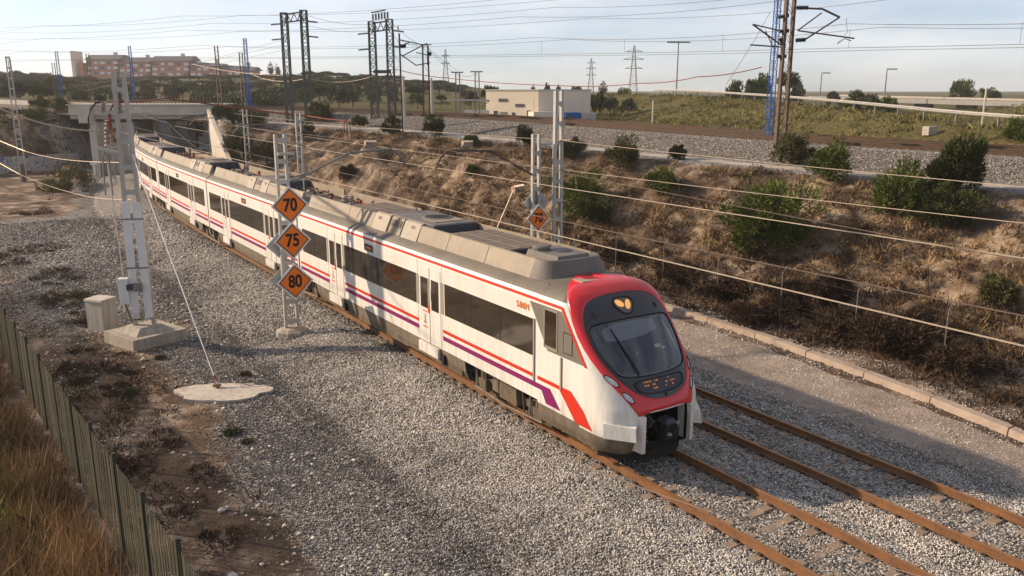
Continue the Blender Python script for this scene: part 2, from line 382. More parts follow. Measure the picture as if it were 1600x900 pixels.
# ------------------------------------------------------------------ terrain
def ground_material():
    m = bpy.data.materials.new('ground'); m.use_nodes = True; N = m.node_tree.nodes; L = m.node_tree.links
    b = N['Principled BSDF']; b.inputs['Roughness'].default_value = .95; b.inputs['Specular IOR Level'].default_value = .1
    geo = N.new('ShaderNodeNewGeometry'); at = N.new('ShaderNodeAttribute'); at.attribute_name = 'zone'
    sep = N.new('ShaderNodeSeparateColor'); L.new(at.outputs['Color'], sep.inputs[0])
    def noise(sc, det=6, ro=.6):
        n = N.new('ShaderNodeTexNoise'); n.inputs['Scale'].default_value = sc; n.inputs['Detail'].default_value = det; n.inputs['Roughness'].default_value = ro
        L.new(geo.outputs['Position'], n.inputs['Vector']); return n
    def ramp(src, *st):
        r = N.new('ShaderNodeValToRGB'); e = r.color_ramp.elements
        while len(e) < len(st): e.new(.5)
        for k, (p, c) in enumerate(st): e[k].position = p; e[k].color = (*c, 1)
        L.new(src, r.inputs[0]); return r
    def mix(f, a, b_):
        x = N.new('ShaderNodeMix'); x.data_type = 'RGBA'; L.new(f, x.inputs[0]); L.new(a, x.inputs[6]); L.new(b_, x.inputs[7]); return x.outputs[2]
    def math_(op, a, v, clamp=True):
        x = N.new('ShaderNodeMath'); x.operation = op; x.use_clamp = clamp; L.new(a, x.inputs[0])
        if hasattr(v, 'type') or not isinstance(v, (int, float)): L.new(v, x.inputs[1])
        else: x.inputs[1].default_value = v
        return x.outputs[0]
    n1 = noise(.5, 8, .7); n2 = noise(4, 6, .7); n3 = noise(.13, 5)
    soil = ramp(n1.outputs['Fac'], (.33, (.055, .038, .028)), (.50, (.125, .088, .064)), (.60, (.30, .235, .185)), (.72, (.46, .39, .33)))
    vor = N.new('ShaderNodeTexVoronoi'); vor.inputs['Scale'].default_value = 13; L.new(geo.outputs['Position'], vor.inputs['Vector'])
    vs = N.new('ShaderNodeSeparateColor'); L.new(vor.outputs['Color'], vs.inputs[0])
    grav = ramp(vs.outputs[0], (.0, (.05, .050, .053)), (.5, (.15, .145, .145)), (1., (.38, .36, .345)))
    grass = ramp(n2.outputs['Fac'], (.35, (.045, .045, .018)), (.55, (.11, .095, .038)), (.7, (.24, .18, .085)))
    dry = ramp(n1.outputs['Fac'], (.36, (.055, .038, .027)), (.50, (.15, .108, .075)), (.64, (.40, .31, .225)))
    def fac(ch, hard=3.0):       # break the border between zones with noise
        a = math_('MULTIPLY_ADD', n1.outputs['Fac'], 1.2, False); a.node.inputs[2].default_value = -.6
        s_ = math_('ADD', a, ch, False); s2 = math_('SUBTRACT', s_, .5, False); s3 = math_('MULTIPLY', s2, hard, False)
        return math_('ADD', s3, .5)
    c = mix(fac(sep.outputs[0]), soil.outputs[0], grav.outputs[0])
    c = mix(fac(sep.outputs[1]), c, grass.outputs[0])
    c = mix(fac(sep.outputs[2]), c, dry.outputs[0])
    L.new(c, b.inputs['Base Color'])
    bp = N.new('ShaderNodeBump'); bp.inputs['Strength'].default_value = .8; bp.inputs['Distance'].default_value = .12
    nb = noise(3.2, 10, .75); L.new(nb.outputs['Fac'], bp.inputs['Height'])
    bp2 = N.new('ShaderNodeBump'); bp2.inputs['Strength'].default_value = .7; bp2.inputs['Distance'].default_value = .03
    L.new(vor.outputs['Distance'], bp2.inputs['Height']); L.new(bp.outputs[0], bp2.inputs['Normal']); L.new(bp2.outputs[0], b.inputs['Normal'])
    return m
def axis(lo, hi, step, far, grow=1.18):
    a = list(np.arange(lo, hi + .01, step)); d = step; x = a[-1]
    while x < far: d *= grow; x += d; a.append(x)
    d = step; x = a[0]; pre = []
    while x > -far: d *= grow; x -= d; pre.append(x)
    return np.array(pre[::-1] + a)
def make_ground():
    xs = axis(-52, 46, .36, 1700); ys = axis(6, 112, .36, 1700)
    X, Y = np.meshgrid(xs, ys); x, y = X.ravel(), Y.ravel()
    h, s, off, e, kerb, q, nz, lump, er, ir = ground(x, y, True)
    h = np.where((off > -4.5) & (off < 8) & (e > 0), h - .10, h)     # sits under the ballast bed
    V = np.stack([x, y, h], 1); nx = len(xs); ny = len(ys)
    i = np.arange(ny - 1)[:, None] * nx + np.arange(nx - 1)[None, :]; i = i.ravel()
    Fc = np.stack([i, i + 1, i + 1 + nx, i + nx], 1)
    o = npmesh('ground', V, Fc, None, ground_material(), smooth=True); tag(o, kind='structure')
    n4 = fbm(x * .18, y * .18, 4)
    low = e > 9
    g = np.where(off < 0, sstep(-7.2, -5.2, off + n4 * 2.4), sstep(9.5, 7.2, off)) * (s < 80)
    g = np.maximum(g, .95 * sstep(-13, -8, off) * sstep(20, 34, s) * (off < 0) * (s < 62))
    g = np.where(off > 7.8, .20 + .35 * n4, g)
    g = np.where((e < 7.2) & (e > 1.5), .8, g); g = np.where((e <= 1.5) & (e > -9), .95, g)
    gr = np.zeros_like(g); dr = np.zeros_like(g)
    gr = np.where(e < -11, .85, gr); gr = np.where((e < -11) & (er < 0) & (ir > 0) & (y < 170), .85 + .3 * n4, gr)
    gr = np.where((q > .5) & (y < 40) & (off < -4), .30 + .5 * n4, gr); dr = np.where((q > .5) & (y < 40) & (off < -4), .75, dr)
    slope = (e > 8) & (h > -.15) & (off > 12)
    gr = np.where(slope, .12 + .45 * fbm(x * .1, y * .1, 3), gr); dr = np.where(slope, .72 + .5 * lump, dr)
    slopeL = (off < -4.6) & (e > 7) & (s > 66) & (h > 0)
    gr = np.where(slopeL, .45 + .6 * n4, gr); dr = np.where(slopeL, .5, dr); g = np.where(slopeL | slope, .15, g)
    g = np.where((e < -9.), 0.05, g); g = np.where((off > -5) & (off < 7) & (s > 80), .9, g); gr = np.where((off > -5) & (off < 7) & (s > 80), 0, gr)
    cols = np.stack([g, gr, dr, np.ones_like(g)], 1)
    a = o.data.color_attributes.new('zone', 'FLOAT_COLOR', 'POINT'); a.data.foreach_set('color', np.clip(cols, 0, 1).astype(np.float32).ravel())
    return o
make_ground()

# ballast beds ------------------------------------------------------
def ballast_material(name, a, b_, c, sc):
    m = bpy.data.materials.new(name); m.use_nodes = True; N = m.node_tree.nodes; L = m.node_tree.links
    b = N['Principled BSDF']; b.inputs['Roughness'].default_value = .9; b.inputs['Specular IOR Level'].default_value = .15
    geo = N.new('ShaderNodeNewGeometry'); v = N.new('ShaderNodeTexVoronoi'); v.inputs['Scale'].default_value = sc; L.new(geo.outputs['Position'], v.inputs['Vector'])
    s = N.new('ShaderNodeSeparateColor'); L.new(v.outputs['Color'], s.inputs[0])
    r = N.new('ShaderNodeValToRGB'); e = r.color_ramp.elements; e.new(.5)
    for k, (p, cc) in enumerate(((0, a), (.55, b_), (1, c))): e[k].position = p; e[k].color = (*cc, 1)
    L.new(s.outputs[0], r.inputs[0]); L.new(r.outputs[0], b.inputs['Base Color'])
    bp = N.new('ShaderNodeBump'); bp.inputs['Strength'].default_value = 1; bp.inputs['Distance'].default_value = .04; bp.invert = True
    L.new(v.outputs['Distance'], bp.inputs['Height']); L.new(bp.outputs[0], b.inputs['Normal']); return m
M['ballast'] = ballast_material('ballast', (.06, .056, .055), (.19, .178, .168), (.46, .43, .40), 18)
M['ballastu'] = ballast_material('upper_ballast', (.05, .042, .036), (.135, .113, .098), (.33, .285, .25), 13)
def bed_low():
    ss = np.arange(-12, 130, .5); oo = np.concatenate([np.arange(-4.4, 8.0, .2)]); P = []
    for s in ss:
        row = []
        for o in oo:
            p = T(s, o - .87); zz = float(prof(o)); row.append((p.x, p.y, zz))
        P.append(row)
    A = np.array(P).reshape(-1, 3); A[:, 2] += fbm(A[:, 0] * 1.7, A[:, 1] * 1.7, 3) * .05
    ed = np.tile((oo < -4.1) | (oo > 7.6), len(ss)); A[ed, 2] -= .14
    P = A.reshape(len(ss), len(oo), 3)
    b = MB(); b.grid(P.tolist(), 'ballast'); b.build('ballast_bed', smooth=True, kind='structure')
bed_low()
def bed_up():
    P = []
    for l in np.arange(0, UPL[-1], 1.5):
        P.append([tuple(U(l, -o, dz)) for o, dz in ((4.7, -1.3), (4.3, -1.08), (3.3, -.66), (2.0, -.22), (.3, -.19), (-1.5, -.2), (-3, -.3), (-4.5, -.2), (-7.2, -.22), (-9.6, -1.3))])
    b = MB(); b.grid(P, 'ballastu'); b.build('upper_ballast_bed', smooth=True, kind='structure')
bed_up()

def crest_path():
    P = []
    for l in np.arange(8, 190, .7):
        row = []
        for o in (4.7, 5.1, 5.6, 6.1, 6.5):
            q = U(l, -o - .25 * float(fbm(np.array([l * .25]), np.array([o * .0]), 3)[0])); row.append((q.x, q.y, gz(q.x, q.y) + (.035 if 4.8 < o < 6.4 else -.05)))
        P.append(row)
    b = MB(); b.grid(P, 'path'); b.build('path', smooth=True, kind='structure')
def service_path():
    P = []
    for s in np.arange(-14, 66, .8):
        k = float(np.interp(s, KS, KO)); row = []
        for f in np.linspace(0, 1, 7): p = T(s, 7.35 + (k - 7.35) * f - .87); row.append((p.x, p.y, -.585 + (0 if 0 < f < 1 else -.06) + .03 * float(fbm(np.array([p.x]), np.array([p.y]), 3)[0])))
        P.append(row)
    b = MB(); b.grid(P, 'servicepath'); b.build('service_path', smooth=True, kind='structure')
M['servicepath'] = mat('beige_dirt_path', (.36, .295, .245), (.15, .125, .108), .8, .95, bump=.9, bscale=11, detail=12)
service_path()
M['path'] = mat('pale_crest_path', (.44, .40, .355), (.22, .19, .16), .9, .95, bump=.6, detail=10)
crest_path()
# loose stones ------------------------------------------------------
def stones():
    specs = [(13.0, 21, .0235, 720, 1), (21, 30, .028, 400, 1), (30, 44, .037, 170, 1), (44, 64, .055, 55, 1)]
    X = []; Y = []; Rr = []
    for y0, y1, r, den, _ in specs:
        x0, x1 = -.64 * y1 - 1, .66 * y1 + 1
        n = int((x1 - x0) * (y1 - y0) * den)
        x = rng.uniform(x0, x1, n); y = rng.uniform(y0, y1, n)
        a = AZ; dx, dy = x - 5.55, y - 13.54
        so = -dx * math.sin(a) + dy * math.cos(a); off = dx * math.cos(a) + dy * math.sin(a)
        n4 = fbm(x * .18, y * .18, 4)
        g = np.where(off < 0, sstep(-7.2, -5.0, off + n4 * 2.4), sstep(8.8, 7.0, off))
        g = np.maximum(g, .6 * sstep(-14, -9, off + n4 * 3) * sstep(20, 32, so) * (off < 0))
        g = np.maximum(g, np.where(off > 7.2, .17 + .25 * fbm(x * .6, y * .6, 3), .03))
        vis = np.abs(x) < .63 * y + .8
        keep = (rng.random(n) < g * (.55 + .9 * (fbm(x * .7, y * .7, 2) + .5))) & (off < np.interp(so, KS, KO) + 1.6) & (so < 60) & vis
        keep &= (np.abs(off - .0) > .10) & (np.abs(off - 1.735) > .10) & (np.abs(off - 3.6) > .10) & (np.abs(off - 5.335) > .10)
        X.append(x[keep]); Y.append(y[keep]); Rr.append(rng.uniform(.6, 1.25, keep.sum()) * r)
    x = np.concatenate(X); y = np.concatenate(Y); r = np.concatenate(Rr)
    h, s, off, *_ = ground(x, y, True)
    inb = (off > -4.2) & (off < 7.7); zb = np.where(inb, prof(off) + fbm(x * 1.7, y * 1.7, 3) * .05, h)
    # stones between the rails leave the sleepers half uncovered
    gauge = ((off > .1) & (off < 1.64)) | ((off > 3.7) & (off < 5.24))
    ph = (s / .6) % 1.0; onsl = gauge & (ph < .42) & (rng.random(len(x)) < .82)
    keep = ~onsl; x, y, r, zb, off = x[keep], y[keep], r[keep], zb[keep], off[keep]
    n = len(x)
    base = np.array([(1, 0, 0), (-.45, .9, 0), (-.5, -.85, .05), (.1, .05, .85), (.05, -.1, -.8), (.6, .75, .3)], float)
    tri = np.array([(0, 5, 3), (5, 1, 3), (1, 2, 3), (2, 0, 3), (0, 2, 4), (2, 1, 4), (1, 5, 4), (5, 0, 4)])
    q = rng.normal(size=(n, 4)); q /= np.linalg.norm(q, axis=1)[:, None]; w, a, b, c = q.T
    Rm = np.stack([1 - 2 * (b * b + c * c), 2 * (a * b - c * w), 2 * (a * c + b * w), 2 * (a * b + c * w), 1 - 2 * (a * a + c * c), 2 * (b * c - a * w), 2 * (a * c - b * w), 2 * (b * c + a * w), 1 - 2 * (a * a + b * b)], 1).reshape(n, 3, 3)
    Bs = base[None] * rng.uniform(.75, 1.3, (n, 6, 1)) * r[:, None, None]
    V = np.einsum('nij,nkj->nki', Rm, Bs); V[:, :, 0] += x[:, None]; V[:, :, 1] += y[:, None]; V[:, :, 2] += (zb + r * .35)[:, None]
    Fc = (tri[None] + 6 * np.arange(n)[:, None, None]).reshape(-1, 3)
    fresh = ((off > 5.5) | ((off > 2.6) & (off < 3.45)) | ((off < -.5) & (off > -4.2))) * .10 - (((off > -.35) & (off < 2.1)) | ((off > 3.3) & (off < 5.6))) * .14 - np.clip((-off - 1.2) / 3, 0, 1) * .38  # tone shift: paler shoulders and ridge, darker between rails and towards the left
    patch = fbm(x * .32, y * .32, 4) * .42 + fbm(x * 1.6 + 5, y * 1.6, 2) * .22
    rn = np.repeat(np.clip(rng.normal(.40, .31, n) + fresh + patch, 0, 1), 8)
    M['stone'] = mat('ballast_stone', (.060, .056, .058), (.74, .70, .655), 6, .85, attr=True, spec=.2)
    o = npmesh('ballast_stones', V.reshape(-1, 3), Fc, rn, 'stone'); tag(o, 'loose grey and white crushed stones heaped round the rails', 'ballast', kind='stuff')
    print('stones', n)
stones()

def upper_stones():
    n = 60000; l = rng.uniform(8, 125, n); o = rng.uniform(-4.6, -1.0, n); r = rng.uniform(.035, .075, n)
    X1 = np.interp(l, UPL, UP[:, 0]); Y1 = np.interp(l, UPL, UP[:, 1]); Z1 = np.interp(l, UPL, UP[:, 2]); dx = np.interp(l + .5, UPL, UP[:, 0]) - X1; dy = np.interp(l + .5, UPL, UP[:, 1]) - Y1; k = np.hypot(dx, dy); dx /= k; dy /= k
    x = X1 + dy * o; y = Y1 - dx * o; z = Z1 + np.interp(-o, [.3, 2.0, 3.3, 4.3, 4.7], [-.19, -.22, -.66, -1.08, -1.3])
    t3 = np.array([(1, 0, 0), (-.5, .9, .1), (-.5, -.85, .05), (.1, .05, .9)]); tri = np.array([(0, 1, 3), (1, 2, 3), (2, 0, 3)]); a = rng.uniform(0, 6.28, n); B = t3[None] * rng.uniform(.6, 1.3, (n, 4, 1)) * r[:, None, None]
    V = B.copy(); V[:, :, 0] = B[:, :, 0] * np.cos(a)[:, None] - B[:, :, 1] * np.sin(a)[:, None] + x[:, None]; V[:, :, 1] = B[:, :, 0] * np.sin(a)[:, None] + B[:, :, 1] * np.cos(a)[:, None] + y[:, None]; V[:, :, 2] += z[:, None]
    q = npmesh('upper_ballast_stones', V.reshape(-1, 3), (tri[None] + 4 * np.arange(n)[:, None, None]).reshape(-1, 3), np.repeat(np.clip(rng.normal(.17, .20, n), 0, 1), 3), 'stone'); tag(q, 'coarse grey brown stones on the shoulder of the upper ballast bed', 'ballast', kind='stuff')
upper_stones()

# ------------------------------------------------------------------ tracks
def rail_mesh(fn, s0, s1, ds, name, parent, dark=False):
    pr = [(-.07, -.165), (.07, -.165), (.07, -.15), (.012, -.125), (.012, -.045), (.036, -.03), (.036, 0), (-.036, 0), (-.036, -.03), (-.012, -.045), (-.012, -.125), (-.07, -.15)]
    P = []
    s = s0
    while s <= s1: P.append([tuple(fn(s, o, z)) for o, z in pr + [pr[0]]]); s += ds
    b = MB(); b.grid(P, lambda i, j: 'rustd' if dark else 'railtop' if j == 6 else 'rust'); return b.build(name, parent)
def sleeper_mb(fn, s, w=2.5):
    b = MB()
    def P(ds, o, z): return tuple(fn(s + ds, o, z))
    for o0, o1, z0, z1 in ((-w / 2, -.45, -.185, -.168), (-.45, .45, -.205, -.205), (.45, w / 2, -.168, -.185)):
        h = .13
        b.hexa([P(-h, o0, -.4), P(h, o0, -.4), P(h, o1, -.4), P(-h, o1, -.4), P(-h + .03, o0, z0), P(h - .03, o0, z0), P(h - .03, o1, z1), P(-h + .03, o1, z1)], 'sleeper')
    for r_ in (-.868, .868):
        for t in (-.115, .115):
            b.hexa([P(-.06, r_ + t - .03, -.18), P(.06, r_ + t - .03, -.18), P(.06, r_ + t + .03, -.18), P(-.06, r_ + t + .03, -.18), P(-.04, r_ + t - .025, -.13), P(.04, r_ + t - .025, -.13), P(.04, r_ + t + .025, -.13), P(-.04, r_ + t + .025, -.13)], 'clip')
    return b
def track(label, fn, s0, s1, root, ds, nmax=100, spacing=.6, group=None):
    t = empty('railway_track', root, label, 'track', group)
    for o in (-.868, .868): rail_mesh(lambda s, a, z, o=o: fn(s, a + o, z), s0, s1, ds, 'rail', t, ds > 1.2)
    k = 0; s = s0; rest = MB()
    while s < s1:
        b = sleeper_mb(fn, s)
        if k < nmax: b.build('sleeper', t)
        else:
            n = len(rest.v); rest.v += b.v; rest.f += [tuple(q + n for q in f) for f in b.f]
            mp = [rest.mi(m) for m in b.mats]; rest.m += [mp[i] for i in b.m]
        s += spacing; k += 1
    if rest.v: rest.build('sleepers', t, kind='stuff')
track('rusty broad gauge track that the train is running on', lambda s, o, z: T(s, o, z), -6, 125, T(0, 0, -.4), 1.0)
track('empty rusty track on the far side of the train, beside the dirt service path', lambda s, o, z: T(s, o + 3.6, z), -6, 125, T(0, 3.6, -.4), 1.0)
UL0 = 20.
track('upper embankment track nearest the slope, edge of the high ballast bed', lambda s, o, z: U(s, o + .87, z), UL0, 250, U(60, .87, -.2), 1.5)
track('upper embankment track further back, in front of the pale flat roofed substation', lambda s, o, z: U(s, o + 5.0, z), UL0, 250, U(60, 5.0, -.2), 1.5)

# ------------------------------------------------------------------ drain kerb
M['kerbm'] = mat('weathered_kerb_concrete', (.40, .325, .27), (.27, .215, .18), 1.3, .95, bump=.4)
def kerbs():
    k = empty('concrete_kerb', T(8, 10.9, -.5), 'long weathered concrete kerb between the dirt path and the scrub beside the tracks', 'kerb')
    s = -8.
    while s < 70:
        b = MB(); e = s + 2.46; ko = [float(np.interp(v, KS, KO)) - .87 for v in (s, e)]; j = random.uniform(-.02, .02)
        c = []
        for z, w0, w1 in ((-.75, -.05, .42), (-.385 + j, .02, .34)):
            c += [tuple(T(s, ko[0] + w0, z)), tuple(T(s, ko[0] + w1, z)), tuple(T(e, ko[1] + w1, z)), tuple(T(e, ko[1] + w0, z))]
        b.hexa(c, 'kerbm'); b.build('kerb_block', k); s += 2.5
kerbs()

# ------------------------------------------------------------------ the train
train = empty('commuter_train', T(10, 0, 0), 'white electric commuter train with red nose and purple stripe, on the near track', 'train')
WZ = [.35, .6, .95, 1.2, 3.45, 3.6, 3.7, 3.8, 3.9, 3.97, 4.03]; WW = [1.30, 1.42, 1.465, 1.47, 1.47, 1.455, 1.41, 1.31, 1.14, .85, 0.02]
def Wd(z): return float(np.interp(z, WZ, WW))
RZ = [.35, .6, .8, .95, 1.26, 1.40, 1.50, 1.60, 2.07, 3.03, 3.45, 3.52, 3.60, 3.69, 3.76, 3.83, 3.90, 3.95, 4.0, 4.03]
def band(z):
    return 'skirt' if z < .94 else 'white' if z < 3.515 else 'redline' if z < 3.59 else 'white' if z < 3.685 else 'roofg'
def ring(s):
    up = [(-Wd(z), z) for z in RZ]; dn = [(Wd(z), z) for z in RZ[::-1]]
    return [tuple(T(s, u, z)) for u, z in up + dn]
def patch(name, parent, s0, s1, z0, z1, m, off=.006, side=-1, thick=None, n=None):
    """thin panel set proud of the car side"""
    b = MB(); n = n or max(1, int(abs(s1 - s0) / 1.0)); d = off
    P = []
    zs = [z for z in sorted({z0, z1, *[q for q in RZ if z0 < q < z1]})]
    for i in range(n + 1):
        s = s0 + (s1 - s0) * i / n
        P.append([tuple(T(s, side * (Wd(zs[0]) - .02), zs[0]))] + [tuple(T(s, side * (Wd(z) + d), z)) for z in zs] + [tuple(T(s, side * (Wd(zs[-1]) - .02), zs[-1]))])
    b.grid(P, m)
    b.grid([[P[0][0], P[0][-1]], [P[0][1], P[0][-2]]], m); b.grid([[P[-1][0], P[-1][-1]], [P[-1][1], P[-1][-2]]], m)
    return b.build(name, parent)
def rbox(b, s0, s1, u0, u1, z0, z1, m, ins=0., insu=None):
    insu = ins if insu is None else insu
    b.hexa([tuple(T(s0, u0, z0)), tuple(T(s0, u1, z0)), tuple(T(s1, u1, z0)), tuple(T(s1, u0, z0)),
            tuple(T(s0 + ins, u0 + insu, z1)), tuple(T(s0 + ins, u1 - insu, z1)), tuple(T(s1 - ins, u1 - insu, z1)), tuple(T(s1 - ins, u0 + insu, z1))], m)
def door(body, s0, s1, side):
    c = (s0 + s1) / 2
    for a, e in ((s0 + .02, c - .015), (c + .015, s1 - .02)):
        d = patch('door', body, a, e, .97, 3.34, 'white', .012, side, n=1)
        w = patch('door_window', d if False else body, a + .10, e - .10, 2.05, 3.0, 'glass', .02, side, n=1)
    patch('door_edge', body, c - .014, c + .014, .97, 3.34, 'doorgrey', .02, side, n=1)
    patch('door_edge', body, s0 - .16, s0, 2.07, 3.03, 'doorgrey', .011, side, n=1)
    patch('door_edge', body, s1, s1 + .16, 2.07, 3.03, 'doorgrey', .011, side, n=1)
    patch('door_edge', body, c + .02, c + .09, 2.05, 3.0, 'doorgrey', .024, side, n=1)
    patch('door_button', body, c + .02, c + .10, 1.92, 2.16, 'redline', .028, side, n=1)
    patch('door_button', body, c - .10, c - .04, 2.35, 2.72, 'white', .028, side, n=1)
    b = MB(); rbox(b, s0 + .1, s1 - .05, side * 1.47, side * 1.56, .62, .93, 'white'); b.build('step', body)
    b = MB(); rbox(b, s0 - .20, s0 - .05, side * 1.44, side * 1.52, .50, .80, 'dark'); b.build('step_bracket', body)
    pm = MB(); rbox(pm, c + .16, c + .46, side * 1.486, side * 1.4875, 1.42, 1.46, 'redline'); rbox(pm, c + .16, c + .46, side * 1.486, side * 1.4875, 1.92, 1.95, 'redline')
    rbox(pm, c + .22, c + .40, side * 1.486, side * 1.4875, 1.55, 1.62, 'doorgrey'); rbox(pm, c + .28, c + .35, side * 1.486, side * 1.4875, 1.62, 1.84, 'doorgrey'); pm.build('pictogram', body)
def bogie(body, c, half=1.35):
    b = MB(); 
    for ds in (-half, half):
        for sd_ in (-1, 1):
            C = T(c + ds, sd_ * .84, .42); a = Ta(c); ax = Vector((math.cos(a), math.sin(a), 0)); n = 18; vs = []; fs = []
            f = Vector((-math.sin(a), math.cos(a), 0))
            for w in (-.07, .07):
                for k in range(n): t = 2 * math.pi * k / n; vs.append(C + ax * w * 1 + (f * math.cos(t) + Vector((0, 0, 1)) * math.sin(t)) * .42)
            fs = [tuple(range(n))[::-1], tuple(range(n, 2 * n))] + [(k, (k + 1) % n, n + (k + 1) % n, n + k) for k in range(n)]; w_ = MB(); w_.add(vs, fs, 'under'); w_.build('wheel', body)
    for sd_ in (-1, 1):
        rbox(b, c - half - .35, c + half + .35, sd_ * 1.02, sd_ * 1.18, .42, .62, 'under')
        for ds in (-half, half):
            rbox(b, c + ds - .22, c + ds + .22, sd_ * 1.05, sd_ * 1.30, .25, .60, 'under', .03)
            b.tube([T(c + ds, sd_ * 1.22, .55), T(c + ds, sd_ * 1.22, .82)], .10, 'under', 8)
            b.tube([T(c + ds + .4, sd_ * 1.25, .3), T(c + ds + .34, sd_ * 1.25, .85)], .045, 'galvd', 6)
        rbox(b, c - .5, c + .35, sd_ * 1.18, sd_ * 1.36, .38, .84, 'under', .02)
        rbox(b, c + .45, c + .75, sd_ * 1.18, sd_ * 1.33, .45, .80, 'skirt', .02)
        b.tube([T(c - half - .3, sd_ * 1.34, .3), T(c, sd_ * 1.38, .24), T(c + half + .3, sd_ * 1.34, .3)], .035, 'skirt', 6)
        for q in np.linspace(-half - .2, half + .2, 9): b.tube([T(c + q, sd_ * 1.3, .25 + random.random() * .2), T(c + q + random.uniform(-.15, .15), sd_ * 1.34, .9)], random.uniform(.015, .04), 'under', 5)
    rbox(b, c - half - .5, c + half + .5, -.9, .9, .5, .95, 'dark')
    b.build('bogie', body)
def fairing(body, s0, s1, side, roundend=None):
    b = MB(); P = []; n = max(2, int((s1 - s0) / .6)); lines = MB()
    def sec(s, k=0): return [tuple(T(s, side * (1.12 - k), 3.90)), tuple(T(s, side * (1.07 - k), 4.05)), tuple(T(s, side * (.93 - k), 4.52)), tuple(T(s, side * (.87 - k), 4.54)), tuple(T(s, side * (.86 - k), 4.0))]
    b.grid([sec(s0 + (s1 - s0) * i / n) for i in range(n + 1)], 'fair')
    b.add(sec(s0), [(0, 1, 2, 3, 4)], 'fair'); b.add(sec(s1), [(4, 3, 2, 1, 0)], 'fair')
    f = b.build('roof_screen', body)
    s = s0 + 2.2
    while s < s1 - .8:
        rows = [[tuple(T(s + d, side * (1.122 - .045 * 0), 3.905)), tuple(T(s + d, side * (1.074), 4.05)), tuple(T(s + d, side * .934, 4.52))] for d in (0, .03)]
        lines = MB(); lines.grid(rows, 'fairline'); s += 2.2; lines.build('screen_joint', body)
def louvre(body, s0, s1, side, dark=True):
    b = MB(); w = (s1 - s0)
    def seg(a, e, m, o):
        pts = [[tuple(T(s, side * (1.14 + o), 3.88)), tuple(T(s, side * (1.04 + o), 4.16)), tuple(T(s, side * (.90 + o), 4.58)), tuple(T(s, side * .82, 4.62))] for s in (a, e)]
        b.grid(pts, m); b.add([*pts[0], tuple(T(a, side * .8, 3.9))], [(0, 1, 2, 3, 4)], m); b.add([*pts[1], tuple(T(e, side * .8, 3.9))], [(4, 3, 2, 1, 0)], m)
    seg(s0, s0 + w * .33, 'louv', .02); seg(s0 + w * .37, s0 + w * .63, 'fair', 0); seg(s0 + w * .67, s1, 'louv', .02)
    b.build('louvre_panel', body)
    def win(a, e, z0, z1):
        f = lambda z: np.interp(z, [3.88, 4.16, 4.58], [1.14, 1.04, .90]) + .024
        g = MB(); g.grid([[tuple(T(s, side * f(z0), z0)), tuple(T(s, side * f(z1), z1))] for s in (a, e)], 'boxb'); g.build('vent_grille', body)
    win(s0 + w * .39, s0 + w * .49, 4.2, 4.5); win(s0 + w * .51, s0 + w * .61, 4.2, 4.5); win(s0 + w * .10, s0 + w * .18, 4.32, 4.45); win(s0 + w * .84, s0 + w * .92, 4.32, 4.45)
def hvac(body, s0, s1, fan=True):
    b = MB(); rbox(b, s0, s1, -.84, .84, 3.98, 4.58, 'boxd', .03)
    b.build('roof_unit', body)
    t = MB(); rbox(t, s0 + .06, s1 - .06, -.78, .78, 4.581, 4.63, 'boxt', .05); u = t.build('roof_unit_cover', body)
    if fan:
        for k, c in enumerate((.42,)):
            C = T(s0 + (s1 - s0) * c, .1, 4.63); f = MB(); f.lathe(C, [(.55, 0), (.55, .02), (.48, .05), (.44, .05)], 'boxt', 24); f.lathe((C.x, C.y, C.z + .0515), [(.43, 0), (.10, .01)], 'rubber', 20)
            f.build('roof_fan', body)
        f = MB(); rbox(f, s0 + .5, s0 + 1.3, -.5, .6, 4.632, 4.66, 'fair'); f.build('roof_hatch', body)
def flatbox(body, s0, s1):
    b = MB(); rbox(b, s0, s1, -.84, .84, 3.98, 4.40, 'boxd', .02); b.build('resistor_box', body)
    g = MB(); rbox(g, s0 + .05, s1 - .05, -.80, .80, 4.401, 4.44, 'boxb', .02)
    s = s0 + .3
    while s < s1 - .2: rbox(g, s, s + .05, -.80, .80, 4.441, 4.452, 'fair'); s += .45
    for u in (-.3, .25): rbox(g, s0 + .1, s1 - .1, u, u + .04, 4.453, 4.462, 'fair')
    g.build('resistor_grille', body)
def pantograph(body, c):
    b = MB()
    for u in (-.5, .5):
        b.tube([T(c - .9, u, 4.3), T(c + .9, u, 4.3)], .03, 'redcable', 6)
        for s in (-.8, .8): b.lathe(T(c + s, u, 3.98), [(.05, 0), (.09, .05), (.05, .1), (.09, .15), (.05, .2), (.09, .25), (.04, .32)], 'insul', 8)
    b.tube([T(c - .8, -.5, 4.3), T(c - .8, .5, 4.3)], .03, 'redcable'); b.tube([T(c + .8, -.5, 4.3), T(c + .8, .5, 4.3)], .03, 'redcable')
    b.tube([T(c + .8, 0, 4.32), T(c - 1.0, 0, 4.46), T(c + .7, 0, 4.62)], .04, 'redcable')
    for s in (-.1, .1): b.tube([T(c + .7 + s, -.85, 4.58), T(c + .7 + s, -.6, 4.68), T(c + .7 + s, .6, 4.68), T(c + .7 + s, .85, 4.58)], .02, 'rubber')
    b.build('pantograph', body)
